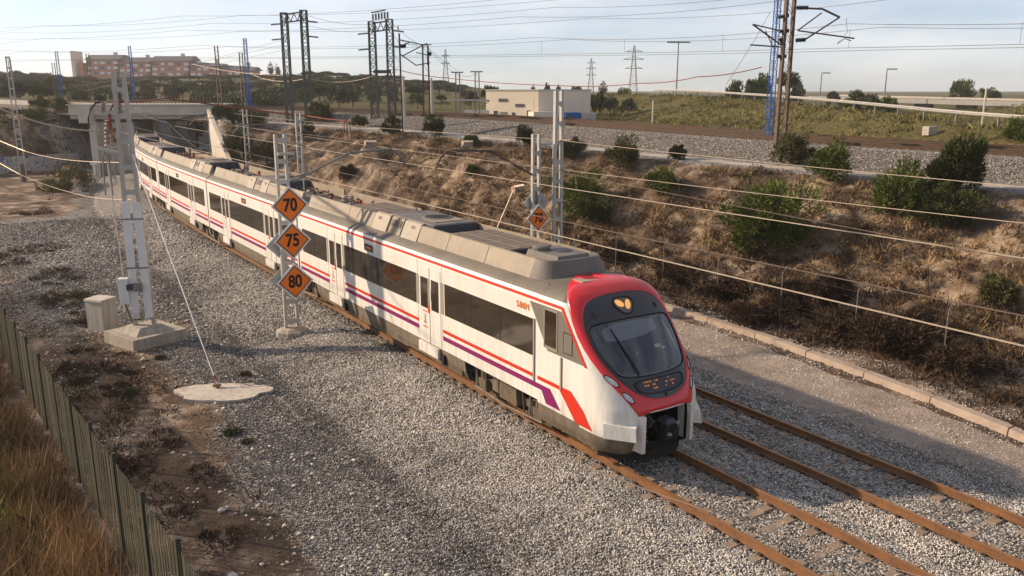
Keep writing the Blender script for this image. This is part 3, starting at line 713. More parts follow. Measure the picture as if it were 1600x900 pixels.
def clutter(body, s0, s1, k=9, seed=1):
    r = random.Random(seed); b = MB()
    for i in range(k):
        s = s0 + (s1 - s0) * (i + .5) / k; u = r.uniform(-.55, .55); z = 4.0
        if r.random() < .55: b.lathe(T(s, u, z), [(.05, 0), (.10, .06), (.05, .12), (.10, .18), (.05, .24), (.09, .30), (.04, .36)], r.choice(['insul', 'rubber', 'redcable']), 8)
        else: rbox(b, s - .18, s + .18, u - .2, u + .2, z - .02, z + r.uniform(.15, .4), r.choice(['boxd', 'boxt', 'louv']))
    b.tube([T(s0, -.3, 4.30), T((s0 + s1) / 2, .1, 4.38), T(s1, -.1, 4.28)], .025, 'rubber'); b.tube([T(s0, .3, 4.25), T(s1, .35, 4.3)], .02, 'redcable')
    b.build('high_voltage_gear', body)
def car(label, s0, s1, doors, wins, disp, purple=True, open_front=False, open_back=False):
    b = MB(); n = max(4, int((s1 - s0) / .45)); P = [ring(s0 + (s1 - s0) * i / n) for i in range(n + 1)]
    zz = RZ + RZ[::-1]
    BG = (9.6, 25.5, 40.6, 55.7, 70.75, 86)
    def bm(i, j):
        if j == len(RZ) - 1: return 'roofg'
        z = (zz[j] + zz[j + 1]) / 2; sc = s0 + (s1 - s0) * (i + .5) / n
        return None if z < .94 and min(abs(sc - q) for q in BG) < 1.85 else band(z)
    b.grid(P, bm)
    b.add([T(s0, -1.4, .951), T(s0, 1.4, .951), T(s1, 1.4, .951), T(s1, -1.4, .951)], [(0, 1, 2, 3)], 'dark')
    if not open_front: b.add(P[0], [tuple(range(len(P[0])))], 'dark')
    if not open_back: b.add(P[-1], [tuple(range(len(P[0])))[::-1]], 'dark')
    body = b.build('car_body', train); tag(body, label)
    for side in (-1, 1):
        for d in doors: door(body, d - .7, d + .7, side)
        for a, e in wins:
            w = patch('window', body, a, e, 2.07, 3.03, 'glass', .010, side)
            k = max(1, round((e - a) / 1.6))
            for i in range(1, k):
                fr = MB(); q = a + (e - a) * i / k; rbox(fr, q - .012, q + .012, side * 1.482, side * 1.486, 2.08, 3.02, 'rubber'); fr.build('window_divider', body)
        for d in disp:
            patch('destination_display', body, d - .36, d + .36, 3.14, 3.38, 'black', .012, side, n=1); q = MB()
            for i in range(5): rbox(q, d - .22 + i * .085, d - .17 + i * .085, side * 1.484, side * 1.486, 3.22, 3.30, 'amber')
            q.build('display_text', body)
        edges = sorted([s0 + .12] + [v for d in doors for v in (d - .8, d + .76)] + [s1 - .12])
        for a, e in zip(edges[::2], edges[1::2]):
            a = max(a, 8.0) if s0 < 8.1 else a
            patch('purple_stripe', body, a, e, 1.26, 1.40, 'purple', .004, side); patch('red_stripe', body, a, e, 1.50, 1.60, 'redline', .004, side)
        for d in doors:
            for q in (d - .76, d + .80): pn = MB(); rbox(pn, q - .006, q + .006, side * 1.470, side * 1.474, .97, 3.5, 'doorgrey'); pn.build('panel_joint', body)
    return body
# leading car: body from s = 8.0, nose in front
c1 = car('leading car behind the red nose', 8.0, 25.40, [13.72, 21.3], [(8.2, 12.78), (14.62, 20.4), (22.22, 24.9)], [18.2])
c2 = car('second car from the nose', 25.56, 40.45, [29.3, 36.7], [(26.1, 28.4), (30.2, 35.8), (37.6, 40.0)], [33.2])
c3 = car('middle car of the train', 40.61, 55.5, [44.5, 51.9], [(41.2, 43.6), (45.4, 51.0), (52.8, 55.1)], [48.2])
c4 = car('fourth car, on the curve', 55.66, 70.6, [59.6, 66.9], [(56.3, 58.7), (60.5, 66.0), (67.8, 70.2)], [63.2])
c5 = car('rearmost car, entering the bridge', 70.76, 89, [75.2, 82.6], [(71.3, 74.3), (76.1, 81.7), (83.5, 88)], [79])
for a in (25.40, 40.45, 55.5, 70.6):
    b = MB(); P = []
    for i, s in enumerate(np.linspace(a, a + .16, 5)):
        k = .955 if i % 2 else .985
        P.append([tuple(T(s, u * k, .6 + (z - .6) * (k * .5 + .5))) for u, z in [(-Wd(z), z) for z in RZ[1:]] + [(Wd(z), z) for z in RZ[:0:-1]]])
    b.grid(P, 'doorgrey'); b.build('gangway_bellows', train)
for body, cs in ((c1, (9.6, 25.5)), (c2, (40.6,)), (c3, (55.7,)), (c4, (70.75,)), (c5, (86,))):
    for c in cs: bogie(body, c)
for body, a, e in ((c1, 11.9, 23.4), (c2, 27.6, 38.5), (c3, 42.7, 53.6), (c4, 57.8, 68.7), (c5, 73, 84)):
    for side in (-1, 1):
        ul = MB(); s = a
        while s < e - 1: w = random.uniform(1.1, 2.4); rbox(ul, s, min(e, s + w) - .02, side * 1.36, side * 1.425, .40 + random.uniform(0, .05), .62, 'under'); s += w
        ul.build('underfloor_box', body)
# roofs
RK = True
def roof(body, s0, s1, plan):
    for side in (-1, 1):
        last = s0
        for kind, a, e in plan:
            if kind == 'hvac': fairing(body, last, a - .03, side); louvre(body, a, e - 1.0, side); last = e - .97
        fairing(body, last, s1, side)
    for kind, a, e in plan:
        if kind == 'hvac': hvac(body, a, e)
        elif kind == 'box': flatbox(body, a, e)
        elif kind == 'panto': pantograph(body, (a + e) / 2)
        elif kind == 'gear': clutter(body, a, e, 9, int(a))
def roof2(body, s0, s1, plan):
    for side in (-1, 1):
        last = s0
        for kind, a, e, la, le in plan:
            if kind == 'hvac': fairing(body, last, la - .03, side); louvre(body, la, le, side); last = le + .03
        fairing(body, last, s1, side)
    for kind, a, e, *_ in plan:
        if kind == 'hvac': hvac(body, a, e)
        elif kind == 'box': flatbox(body, a, e)
        elif kind == 'panto': pantograph(body, (a + e) / 2)
        elif kind == 'gear': clutter(body, a, e, 9, int(a))
roof2(c1, 8.9, 25.0, [('box', 10.5, 13.9, 0, 0), ('hvac', 14.6, 18.0, 15.2, 18.6), ('box', 18.7, 21.6, 0, 0), ('gear', 22, 24.8, 0, 0)])
roof2(c2, 26.0, 40.1, [('gear', 26.2, 29.0, 0, 0), ('hvac', 30, 33.2, 30.6, 33.6), ('gear', 36.0, 39.8, 0, 0)])
roof2(c3, 41.1, 55.2, [('hvac', 42.2, 45.4, 42.8, 46), ('panto', 47.5, 50.0, 0, 0), ('gear', 51.5, 54.5, 0, 0)])
roof2(c4, 56.2, 70.2, [('hvac', 57.6, 60.8, 58.2, 61.4), ('box', 63, 67, 0, 0)])
roof2(c5, 71.3, 87, [('hvac', 73.6, 76.8, 74.2, 77.2), ('box', 79, 83, 0, 0)])
# rounded front end of the roof screen of the leading car + box inside
def screen_front():
    b = MB(); P = []
    for i in range(25):
        t = math.pi * i / 24; row = []
        for r, z in ((1.12, 3.90), (1.07, 4.05), (.93, 4.52), (.87, 4.54), (.86, 3.95)):
            e = .45; cx = math.copysign(abs(math.cos(t)) ** e, math.cos(t)) * r; sy = abs(math.sin(t)) ** .8 * (r - .30)
            row.append(tuple(T(8.92 - sy, -cx, z)))
        P.append(row)
    b.grid(P, 'boxt'); b.build('roof_screen_front', c1, smooth=False)
    b = MB(); rbox(b, 8.35, 10.0, -.62, .62, 3.98, 4.62, 'boxt', .16, .12); b.build('roof_equipment_case', c1)
    b = MB(); C = T(9.55, -.28, 4.62); b.lathe(C, [(.24, 0), (.24, .08), (.19, .12)], 'boxt', 16); C = T(9.15, .1, 4.62); b.lathe(C, [(.28, 0), (.26, .02)], 'boxd', 16); b.build('antenna_dome', c1)
    b = MB(); rbox(b, 7.35, 7.75, -.6, -.1, 3.99, 4.035, 'louv'); b.build('roof_plate', c1)
screen_front()
RK = False
# nose ---------------------------------------------------------------
TZ = [.30, .5, .9, 1.2, 1.5, 1.83, 2.1, 2.4, 2.9, 3.3, 3.6, 3.8, 3.95, 4.03]
TS = [5.15, 4.97, 4.86, 4.82, 4.86, 5.0, 5.19, 5.45, 5.90, 6.27, 6.55, 6.80, 7.10, 7.5]
LZ = [.3, .9, 1.5, 1.83, 2.1, 2.4, 2.9, 3.3, 3.7, 4.03]; LL = [1.05, .98, .96, .95, .86, .74, .62, .54, .46, .3]
def Sn(uu, z):
    W = Wd(z); t = float(np.interp(z, TZ, TS)); L = float(np.interp(z, LZ, LL)); a = abs(uu)
    if a >= W: return t + L + (a - W), math.copysign(W, uu)
    p = 2.5; return t + L * (1 - (1 - (a / W) ** p) ** (1 / p)), uu
def N3(uu, z, off=0.):
    s, u = Sn(uu, z); p = T(s, u, z)
    if off:
        e = .02; a = Vector(T(*Sn(uu + e, z), z)); b = Vector(T(*Sn(uu - e, z), z)); c = Vector(T(*Sn(uu, z + e), z + e)); d = Vector(T(*Sn(uu, z - e), z - e))
        n = (a - b).cross(c - d); n.normalize()
        q = T(s - 1, u, z) - p
        if n.dot(q + T(s, u * 1.5, z) - p + Vector((0, 0, .3))) < 0: n = -n
        p = p + n * off
    return p
def nose():
    b = MB(); zs = [.35, .42, .5, .56, .62, .7, .8, .88, .94] + list(np.linspace(1.02, 1.42, 6)) + list(np.linspace(1.5, 3.5, 24)) + [3.515, 3.55, 3.59, 3.64, 3.685, 3.74, 3.8, 3.86, 3.92, 3.97, 4.0, 4.03]
    P = []; qs = list(np.linspace(-1, 1, 61)); inf = []
    for z in zs:
        W = Wd(z); t = float(np.interp(z, TZ, TS)); L = float(np.interp(z, LZ, LL)); ext = max(.02, 8.0 - t - L)
        uus = [-W - ext * k for k in (1, .8, .6, .4, .2, .08)] + [W * math.copysign(1 - (1 - abs(q)) ** 1.7, q) for q in qs] + [W + ext * k for k in (.08, .2, .4, .6, .8, 1)]
        P.append([tuple(N3(v, z)) for v in uus]); inf.append(uus)
    def m(i, j):
        z = (zs[i] + zs[i + 1]) / 2; u = (inf[i][j] + inf[i][j + 1]) / 2
        if abs(u) < .70 and .5 < z < 1.42: return None
        zb = .8 + .1 * sstep(1.2, 2.5, abs(u))
        if z < zb: return 'skirt'
        return 'white' if z < 3.515 else 'redline' if (z < 3.59 and abs(u) > 1.5) else 'white' if z < 3.685 else 'roofg'
    b.grid(P, m); return b.build('nose_body', train, smooth=True)
nb = nose()
def poly_resample(pts, c, n):
    out = []; P = [(p[0] - c[0], p[1] - c[1]) for p in pts]; P.append(P[0])
    for k in range(n):
        t = 2 * math.pi * k / n; dx, dy = math.sin(t), math.cos(t); best = None
        for (x0, y0), (x1, y1) in zip(P[:-1], P[1:]):
            ex, ey = x1 - x0, y1 - y0; den = dx * ey - dy * ex
            if abs(den) < 1e-9: continue
            r = (x0 * ey - y0 * ex) / den; q = (x0 * dy - y0 * dx) / den
            if r > 0 and -1e-6 <= q <= 1 + 1e-6: best = r if best is None else min(best, r)
        out.append((c[0] + dx * (best or .1), c[1] + dy * (best or .1)))
    return out
def smooth_closed(pts, it=2):
    for _ in range(it):
        q = []
        for i in range(len(pts)):
            a, b = pts[i], pts[(i + 1) % len(pts)]; q += [(a[0] * .75 + b[0] * .25, a[1] * .75 + b[1] * .25), (a[0] * .25 + b[0] * .75, a[1] * .25 + b[1] * .75)]
        pts = q
    return pts
def mirror(right): return right + [(-x, z) for x, z in right[::-1] if abs(x) > 1e-6]
CEN = (0, 2.6)
OUT = mirror([(0, 4.028), (.5, 4.02), (.86, 3.975), (1.12, 3.90), (1.28, 3.80), (1.37, 3.68), (1.42, 3.5), (1.44, 3.3), (1.445, 3.0), (1.43, 2.75), (1.39, 2.5), (1.33, 2.3), (1.25, 2.1), (1.13, 1.9), (1.02, 1.72), (.89, 1.5), (.80, 1.36), (.70, 1.40), (.45, 1.46), (0, 1.46)])
INN = smooth_closed(mirror([(0, 3.80), (.5, 3.78), (.85, 3.72), (1.08, 3.62), (1.22, 3.42), (1.30, 3.15), (1.30, 2.8), (1.24, 2.5), (1.12, 2.25), (.94, 2.0), (.70, 1.82), (.35, 1.70), (0, 1.67)]), 2)
SHD = smooth_closed(mirror([(0, 3.29), (.6, 3.28), (1.05, 3.25), (1.24, 3.20), (1.27, 3.0), (1.25, 2.75), (1.17, 2.5), (1.06, 2.28), (.95, 2.19), (.5, 2.16), (0, 2.15)]), 1)
DSP = smooth_closed(mirror([(0, 2.10), (.6, 2.10), (.76, 2.07), (.75, 1.97), (.66, 1.85), (.35, 1.80), (0, 1.79)]), 1)
def face_patch(name, out, inn, cen, m, off, rows=8, n=120, parent=None, rim=True, offi=None):
    o = poly_resample(out, cen, n); i_ = poly_resample(inn, cen, n) if inn else [cen] * n
    offi = off if offi is None else offi
    P = []
    if rim: P.append([tuple(N3(x, z, .0)) for x, z in o + [o[0]]])
    for r in range(rows + 1):
        k = r / rows; h = off if 0 < r else off * .8
        if inn: h = off + .012 * math.sin(math.pi * k)
        P.append([tuple(N3(a[0] * (1 - k) + c[0] * k, a[1] * (1 - k) + c[1] * k, h + (offi - off) * k)) for a, c in zip(o + [o[0]], i_ + [i_[0]])])
    if inn and rim: P.append([tuple(N3(c[0], c[1], .0)) for c in i_ + [i_[0]]])
    b = MB(); b.grid(P, m); return b.build(name, parent or nb, smooth=True)
face_patch('red_mask', OUT, INN, CEN, 'red', .022, 8)
face_patch('black_front_panel', INN, None, CEN, 'black', .012, 14, rim=False)
face_patch('windscreen', SHD, None, (0, 2.72), 'shield', .022, 12)
def face_ring(name, out, w, cen, m, off):
    inn = [(cen[0] + (x - cen[0]) * (1 - w), cen[1] + (z - cen[1]) * (1 - w)) for x, z in out]
    return face_patch(name, out, inn, cen, m, off, 2)
face_ring('windscreen_seal', SHD, .03, (0, 2.72), 'rubber', .026)
face_patch('destination_panel', DSP, None, (0, 1.97), 'boxd', .020, 4)
face_ring('panel_seal', DSP, .05, (0, 1.97), 'rubber', .024)
OVL_ = lambda cx, cz, rx, rz: [(cx + rx * math.sin(2 * math.pi * k / 12), cz + rz * math.cos(2 * math.pi * k / 12)) for k in range(12)]
BLD = [(-1.17, 2.86), (-1.16, 3.10), (-1.0, 3.19), (-.6, 3.235), (0, 3.245), (.55, 3.235), (.78, 3.21), (.84, 2.95), (.3, 2.90), (-.4, 2.86)]
face_patch('sun_blind', BLD, None, (-.2, 3.05), 'blind', .0245, 4, rim=False)
face_patch('windscreen_pillar', [(.84, 3.20), (.93, 3.19), (1.02, 2.9), (1.02, 2.6), (.92, 2.33), (.84, 2.33), (.93, 2.6), (.93, 2.9)], None, (.94, 2.75), 'trim', .025, 2, rim=False)
for cx, cz, rx, rz in ((.38, 2.66, .15, .05), (.52, 2.60, .09, .03), (-.3, 2.60, .05, .04)): face_patch('desk_item', OVL_(cx, cz, rx, rz), None, (cx, cz), 'trim' if cx > 0 else 'blind', .0246, 2, rim=False)
def dots():
    b = MB(); r = random.Random(4)
    for row, z in enumerate((2.035, 1.965, 1.895)):
        u = -.50
        while u < .42:
            w = r.choice([.03, .045, .06])
            if not (-.02 < u < .06) and r.random() < .62 - .12 * row:
                q = [N3(u, z, .026), N3(u + w, z, .026), N3(u + w, z + .032, .026), N3(u, z + .032, .026)]; b.add(q, [(0, 1, 2, 3)], 'amber')
            u += w + .022
    b.build('display_text', nb)
dots()
OVL = lambda cx, cz, rx, rz, n=20, sk=0: [(cx + rx * math.sin(2 * math.pi * k / n) + sk * rz * math.cos(2 * math.pi * k / n), cz + rz * math.cos(2 * math.pi * k / n)) for k in range(n)]
EMB = smooth_closed(mirror([(0, 3.70), (.22, 3.70), (.33, 3.63), (.29, 3.50), (.15, 3.38), (0, 3.34)]), 2)
face_patch('top_light', EMB, None, (0, 3.53), 'boxb', .022, 4); face_ring('light_rim', EMB, .14, (0, 3.53), 'rubber', .027)
face_patch('lit_lens', OVL(-.12, 3.58, .11, .075, 20, -.5), None, (-.12, 3.58), 'carrot', .03, 3); face_patch('lit_lens', OVL(.11, 3.54, .085, .095, 20, .5), None, (.11, 3.54), 'carrot', .03, 3)
for sx in (-1, 1):
    for (cx, cz, rx, rz) in ((1.19, 2.13, .085, .13), (.97, 1.79, .085, .13)):
        o = OVL(sx * cx, cz, rx, rz, 20, sx * .62)
        face_patch('headlight', o, None, (sx * cx, cz), 'lamp', .034, 4); face_ring('headlight_rim', o, .16, (sx * cx, cz), 'rubber', .038)
    o = OVL(sx * .96, 3.42, .05, .06); face_ring('marker_rim', o, .25, (sx * .96, 3.42), 'rubber', .018)
face_patch('camera', OVL(.02, 1.745, .035, .045), None, (.02, 1.745), 'rubber', .028, 3)
b = MB(); b.tube([N3(-.55, 2.18, .03), N3(-.60, 2.5, .05), N3(-.72, 3.1, .05)], .012, 'rubber'); b.tube([N3(-.50, 2.2, .05), N3(-.72, 3.12, .05)], .010, 'rubber'); b.build('wiper', nb)
# interior pillar and desk items are thin patches laid over the windscreen; blind strip at the top of the screen
# side of the cab
for side in (-1, 1):
    def sp(s, z, off=.006): return T(s, side * (Wd(z) + off), z)
    def side_poly(name, pts, m, off=.006):
        b = MB(); c = (sum(p[0] for p in pts) / len(pts), sum(p[1] for p in pts) / len(pts)); n = len(pts)
        o = [sp(s, z, off) for s, z in pts]; b.add(o + [sp(s, z, -.01) for s, z in pts], [tuple(range(n))] + [(i, (i + 1) % n, n + (i + 1) % n, n + i) for i in range(n)], m)
        return b.build(name, nb)
    patch('cab_door_window', nb, 7.22, 7.68, 2.50, 3.38, 'glass', .014, side, n=1); patch('window_bar', nb, 7.20, 7.70, 2.92, 2.96, 'rubber', .02, side, n=1)
    for a, e, z0, z1 in ((7.17, 7.205, 2.45, 3.42), (7.695, 7.73, 2.45, 3.42), (7.17, 7.73, 3.40, 3.43), (7.17, 7.73, 2.42, 2.46)): patch('window_trim', nb, a, e, z0, z1, 'doorgrey', .018, side, n=1)
    patch('side_hatch', nb, 6.60, 6.92, 2.50, 2.98, 'cabgrey', .012, side, n=1)
    for a, e, z0, z1 in ((6.58, 6.60, 2.48, 3.0), (6.92, 6.94, 2.48, 3.0), (6.58, 6.94, 2.98, 3.0), (6.58, 6.94, 2.48, 2.5)): patch('hatch_trim', nb, a, e, z0, z1, 'rubber', .013, side, n=1)
    patch('grab_rail', nb, 6.98, 7.03, 1.52, 2.34, 'doorgrey', .03, side, n=1)
    patch('grab_rail', nb, 8.12, 8.17, 1.42, 3.05, 'doorgrey', .03, side, n=1)
    def strip(name, rows, m, off=.006, k=6, n=8):
        # rows : (z, s_a, s_b) bands that follow the curved flank
        P = []
        for (z0, a0, b0), (z1, a1, b1) in zip(rows[:-1], rows[1:]):
            for i in range(n + (1 if (z1, a1, b1) == rows[-1] else 0)):
                f = i / n; z = z0 + (z1 - z0) * f; row = []
                for j in range(k + 1):
                    sv = (a0 + (a1 - a0) * f) * (1 - j / k) + (b0 + (b1 - b0) * f) * j / k; W = Wd(z); t = float(np.interp(z, TZ, TS)); L = float(np.interp(z, LZ, LL))
                    if sv >= t + L: uu = W + sv - t - L
                    else: q = min(1, max(0, (t + L - sv) / L)); uu = W * (1 - q ** 2.5) ** (1 / 2.5)
                    row.append(tuple(N3(side * uu, z, off)))
                P.append(row)
        b = MB(); b.grid(P, m); return b.build(name, nb, smooth=True)
    strip('red_stripe', [(1.50, 7.05, 8.0), (1.60, 7.2, 8.0)], 'redline')
    strip('red_sash', [(.86, 5.80, 6.42), (1.25, 6.12, 6.80), (1.60, 6.62, 7.19)], 'redline', .009)
    strip('purple_stripe', [(1.26, 7.70, 8.14), (1.40, 7.80, 8.14)], 'purple')
    strip('purple_sash', [(.96, 7.02, 7.62), (1.40, 7.46, 7.90)], 'purple', .009)
    strip('cab_side_panel', [(2.36, 6.12, 7.58), (3.47, 7.03, 8.36)], 'cabgrey', .005, 10, 16)
    strip('red_edge_line', [(2.34, 6.02, 6.11), (3.58, 6.97, 7.08)], 'redline', .012, 3, 16)
    # anti climber block
    b = MB(); c8 = [(5.15, 1.30), (4.72, .80), (4.72, .80), (5.55, 1.45)]
    def tp(s, u, z): return tuple(T(s, side * u, z))
    b.hexa([tp(5.75, 1.20, .86), tp(4.92, .86, .86), tp(4.74, 1.04, .86), tp(5.35, 1.50, .86), tp(5.75, 1.20, 1.22), tp(4.92, .86, 1.22), tp(4.80, 1.02, 1.17), tp(5.40, 1.47, 1.20)], 'white'); b.build('anticlimber', nb)
    b = MB(); b.hexa([tp(5.2, .68, .5), tp(4.80, .70, .5), tp(4.80, .80, .5), tp(5.2, .84, .5), tp(5.2, .68, 1.40), tp(4.80, .70, 1.38), tp(4.80, .80, 1.38), tp(5.2, .86, 1.40)], 'white'); b.build('opening_cheek', nb)
# coupler pocket
b = MB(); W0 = .69
b.add([T(4.9, -W0, .5), T(4.9, W0, .5), T(6.0, W0, .5), T(6.0, -W0, .5), T(4.9, -W0, 1.43), T(4.9, W0, 1.43), T(6.0, W0, 1.43), T(6.0, -W0, 1.43)], [(0, 1, 2, 3), (4, 5, 6, 7), (2, 3, 7, 6), (0, 3, 7, 4), (1, 2, 6, 5)], 'dark'); b.build('coupler_recess', nb)
b = MB(); rbox(b, 4.72, 5.0, -.16, .24, .72, 1.08, 'rubber', .06); rbox(b, 4.74, 5.1, -.12, .20, 1.08, 1.18, 'boxd', .05); rbox(b, 4.66, 4.73, .02, .20, .80, 1.0, 'dark'); b.tube([T(5.9, .03, .9), T(4.9, .03, .92)], .10, 'rubber', 8)
b.lathe(T(4.70, -.06, .84), [(.07, 0), (.04, .05)], 'galvd', 10); b.tube([T(4.8, .22, 1.02), T(4.8, .33, 1.05)], .045, 'galvd'); b.build('coupler', nb)
b = MB(); r = random.Random(3)
for k in range(14): u = r.uniform(-.6, -.1); z = r.uniform(.6, 1.1); b.tube([T(5.5, u, z + .2), T(5.05, u + .05, z), T(5.3, u + .12, z - .12)], .02, r.choice(['rubber', 'galvd', 'under']), 5)
b.build('coupler_hoses', nb)
b = MB(); P = []
for i in range(17):
    u = -1.25 + 2.5 * i / 16; s = 4.92 + .9 * (abs(u) / 1.25) ** 2.6
    P.append([tuple(T(s + .12, u, .60)), tuple(T(s, u, .48)), tuple(T(s + .02, u, .20)), tuple(T(s + .25, u * .97, .14))])
b.grid(P, 'dark'); b.build('snow_plough', nb)
# running number
num_m = Matrix.Translation(T(8.68, -1.484, 3.27)) @ Matrix(((math.sin(AZ), 0, -math.cos(AZ)), (-math.cos(AZ), 0, -math.sin(AZ)), (0, 1, 0))).to_4x4()
for k, (ch, mm) in enumerate((('5', 'orange'), ('8', 'orange'), ('0', 'orange'), ('M', 'amber'))):
    txt(ch, .24, mm, 'running_number', c1, num_m @ Matrix.Translation(((k - 1.5) * .145, 0, 0)))

# ------------------------------------------------------------------ masts and overhead line
def post2(base, h, w0, w1, ang, m, leg=.10, depth=.16, lace='batten', step=.7, plates=None):
    """two upright channels joined by battens or lacing; ang = direction of the wide side"""
    b = MB(); base = Vector(base); a = Vector((math.cos(ang), math.sin(ang), 0)); n = Vector((-math.sin(ang), math.cos(ang), 0))
    W = lambda z: w0 + (w1 - w0) * z / h
    for sg in (-1, 1):
        p0 = base + a * sg * w0 / 2; p1 = base + a * sg * w1 / 2 + Vector((0, 0, h)); vs = []
        for p in (p0, p1):
            for x, y in ((-1, -1), (1, -1), (1, 1), (-1, 1)): vs.append(p + a * x * leg / 2 + n * y * depth / 2)
        b.hexa(vs, m)
    z = step * .5; k = 0
    while z < h - .1:
        if lace == 'batten':
            c = base + Vector((0, 0, z)); 
            for y in (-1, 1): b.box(c + n * y * depth * .42, (max(.02, W(z) - leg), .012, .16), m, ang)
        else:
            z2 = min(h, z + step); s1 = 1 if k % 2 else -1
            for y in (-1, 1): b.bar(base + a * s1 * W(z) / 2 + n * y * depth * .45 + Vector((0, 0, z)), base - a * s1 * W(z2) / 2 + n * y * depth * .45 + Vector((0, 0, z2)), .035, .012, m)
        z += step; k += 1
    return b
def post4(base, h, w0, w1, m, leg=.08, step=1.0, ang=0.):
    b = MB(); base = Vector(base); a = Vector((math.cos(ang), math.sin(ang), 0)); n = Vector((-math.sin(ang), math.cos(ang), 0))
    def c(k, z):
        w = (w0 + (w1 - w0) * z / h) / 2; x, y = ((-1, -1), (1, -1), (1, 1), (-1, 1))[k % 4]; return base + a * x * w + n * y * w + Vector((0, 0, z))
    for k in range(4): b.bar(c(k, 0), c(k, h), leg, leg, m)
    z = 0; i = 0
    while z < h - .01:
        z2 = min(h, z + step)
        for k in range(4):
            b.bar(c(k + (i % 2), z), c(k + 1 - (i % 2), z2), leg * .5, leg * .5, m); b.bar(c(k, z2), c(k + 1, z2), leg * .45, leg * .45, m)
        z = z2; i += 1
    return b
def insulator(b, p0, p1, m='insul', r=.07, n=6):
    p0, p1 = Vector(p0), Vector(p1); k = 12; pts = [p0.lerp(p1, i / k) for i in range(k + 1)]
    b.tube(pts, [r * (.45 if i % 2 else 1) for i in range(k + 1)], m, n)
trk = AZ                                   # across-track direction angle
# sign mast on the near side
mb_ = Vector((*G(457, 524, -.5), -.5)); fw = Vector((math.sin(AZ), -math.cos(AZ), 0)); rt = Vector((math.cos(AZ), math.sin(AZ), 0))
sm = empty('catenary_mast', mb_, 'grey catenary mast beside the train carrying the three orange speed diamonds', 'mast', 'catenary masts of the lower line')
post2(mb_ + Vector((0, 0, .2)), 7.35, .46, .34, trk, M['galv'], .10, .14, 'batten', .75).build('mast_frame', sm)
b = MB(); b.lathe(mb_, [(.60, -.25), (.60, .22), (.40, .32), (.2, .36)], 'conc', 8); b.build('footing', sm)
S0 = 21.6
def X(off, z, s=S0): return T(s, off - .87, z)
b = MB(); b.tube([X(-1.95, 5.35), X(.25, 6.28), X(1.97, 6.36), X(2.3, 6.15), X(2.62, 5.68)], .045, 'galvd', 8); b.tube([X(-1.9, 6.75), X(-.5, 6.1)], .02, 'galvd'); b.tube([X(-1.9, 5.5), X(-1.2, 5.65)], .03, 'galvd')
b.build('cantilever', sm)
b = MB(); insulator(b, X(.9, 6.62), X(1.35, 6.62), r=.10); b.box(X(1.12, 6.5), (.5, .1, .06), 'galvd', trk); b.tube([X(1.12, 6.5), X(1.2, 5.5)], .012, 'galvd'); b.build('insulator', sm)
b = MB(); b.box(X(-2.2, 6.35), (.62, .22, .10), 'galv', trk); b.tube([X(-1.95, 6.4), X(-1.6, 6.4), X(-1.58, 5.0)], .022, 'galv'); b.build('bracket', sm)
def diamond(c, nrm, half, text, parent_label, back=False):
    root = empty('speed_sign', c, parent_label, 'sign', 'orange speed diamonds'); n = Vector(nrm).normalized(); up = Vector((0, 0, 1)); rgt = up.cross(n).normalized()
    def dm(h, z0, z1, m, nm):
        b = MB(); cs = []
        for z in (z0, z1):
            for x, y in ((0, -h), (h, 0), (0, h), (-h, 0)): cs.append(c + rgt * x + up * y + n * z)
        b.hexa(cs, m); b.build(nm, root)
    if back: dm(half, 0, .02, 'signb', 'plate'); b = MB(); b.bar(c - rgt * half * .5 - n * .03, c + rgt * half * .5 - n * .03, .05, .04, 'galvd'); b.build('stiffener', root); return root
    dm(half, 0, .02, 'signw', 'plate'); dm(half * .87, .021, .024, 'signk', 'black_border'); dm(half * .80, .025, .028, 'orange', 'orange_face')
    Mx = Matrix.Translation(c + n * .030) @ Matrix((rgt, up, n)).transposed().to_4x4()
    txt(text, half * .92, 'signk', 'numerals', root, Mx, .80); return root
for (px, py), t, lab in (((453, 321), '70', 'orange diamond sign reading 70, top of the three beside the train'), ((457, 376), '75', 'orange diamond sign reading 75, middle of the stack beside the train'), ((461, 440), '80', 'orange diamond sign reading 80, lowest of the stack beside the train')):
    p = D(px, py, 29.0); diamond(p, fw, .68, t, lab)
for (px, py), lab in (((442, 383), 'bare metal diamond plate behind the middle of the three orange signs'), ((447, 436), 'bare metal diamond plate behind the lowest of the three orange signs')):
    p = D(px, py, 30.6); diamond(p, -fw + rt * .1, .62, '', lab, True)
b = MB(); p = D(440, 212, 29.7)
# right mast pair
S1 = 20.6; rb = X(8.15, -.35, S1)
rm = empty('catenary_mast', rb, 'shorter grey catenary mast beyond the train with an arm over the far track', 'mast', 'catenary masts of the lower line')
post2(rb, 7.15, .36, .30, trk, M['galv'], .10, .14, 'batten', .75).build('mast_frame', rm)
b = MB(); b.tube([X(8.0, 5.1, S1), X(5.9, 6.2, S1), X(3.95, 6.28, S1), X(3.6, 6.0, S1), X(3.38, 5.62, S1)], .045, 'brownst', 8); b.build('cantilever', rm)
b = MB(); insulator(b, X(4.6, 6.55, S1), X(5.05, 6.55, S1), r=.10); b.box(X(4.8, 6.42, S1), (.5, .1, .06), 'galvd', trk); b.build('insulator', rm)
b = MB(); insulator(b, X(7.0, 4.55, S1), X(7.5, 4.6, S1), 'insul', .17, 8); b.tube([X(7.0, 4.5, S1), X(6.2, 3.0, S1)], .02, 'wire'); b.build('tensioner', rm)
rb2 = X(8.85, -.35, S1 - .6)
rm2 = empty('feeder_mast', rb2, 'taller pale steel post right behind the 70 sign beyond the train', 'mast')
post2(rb2, 8.9, .42, .30, trk, M['galv'], .11, .16, 'batten', .8).build('mast_frame', rm2)
b = MB()
for z in (6.9, 5.7): insulator(b, rb2 + Vector((.1, 0, z)), rb2 + Vector((.5, -.1, z)), r=.05)
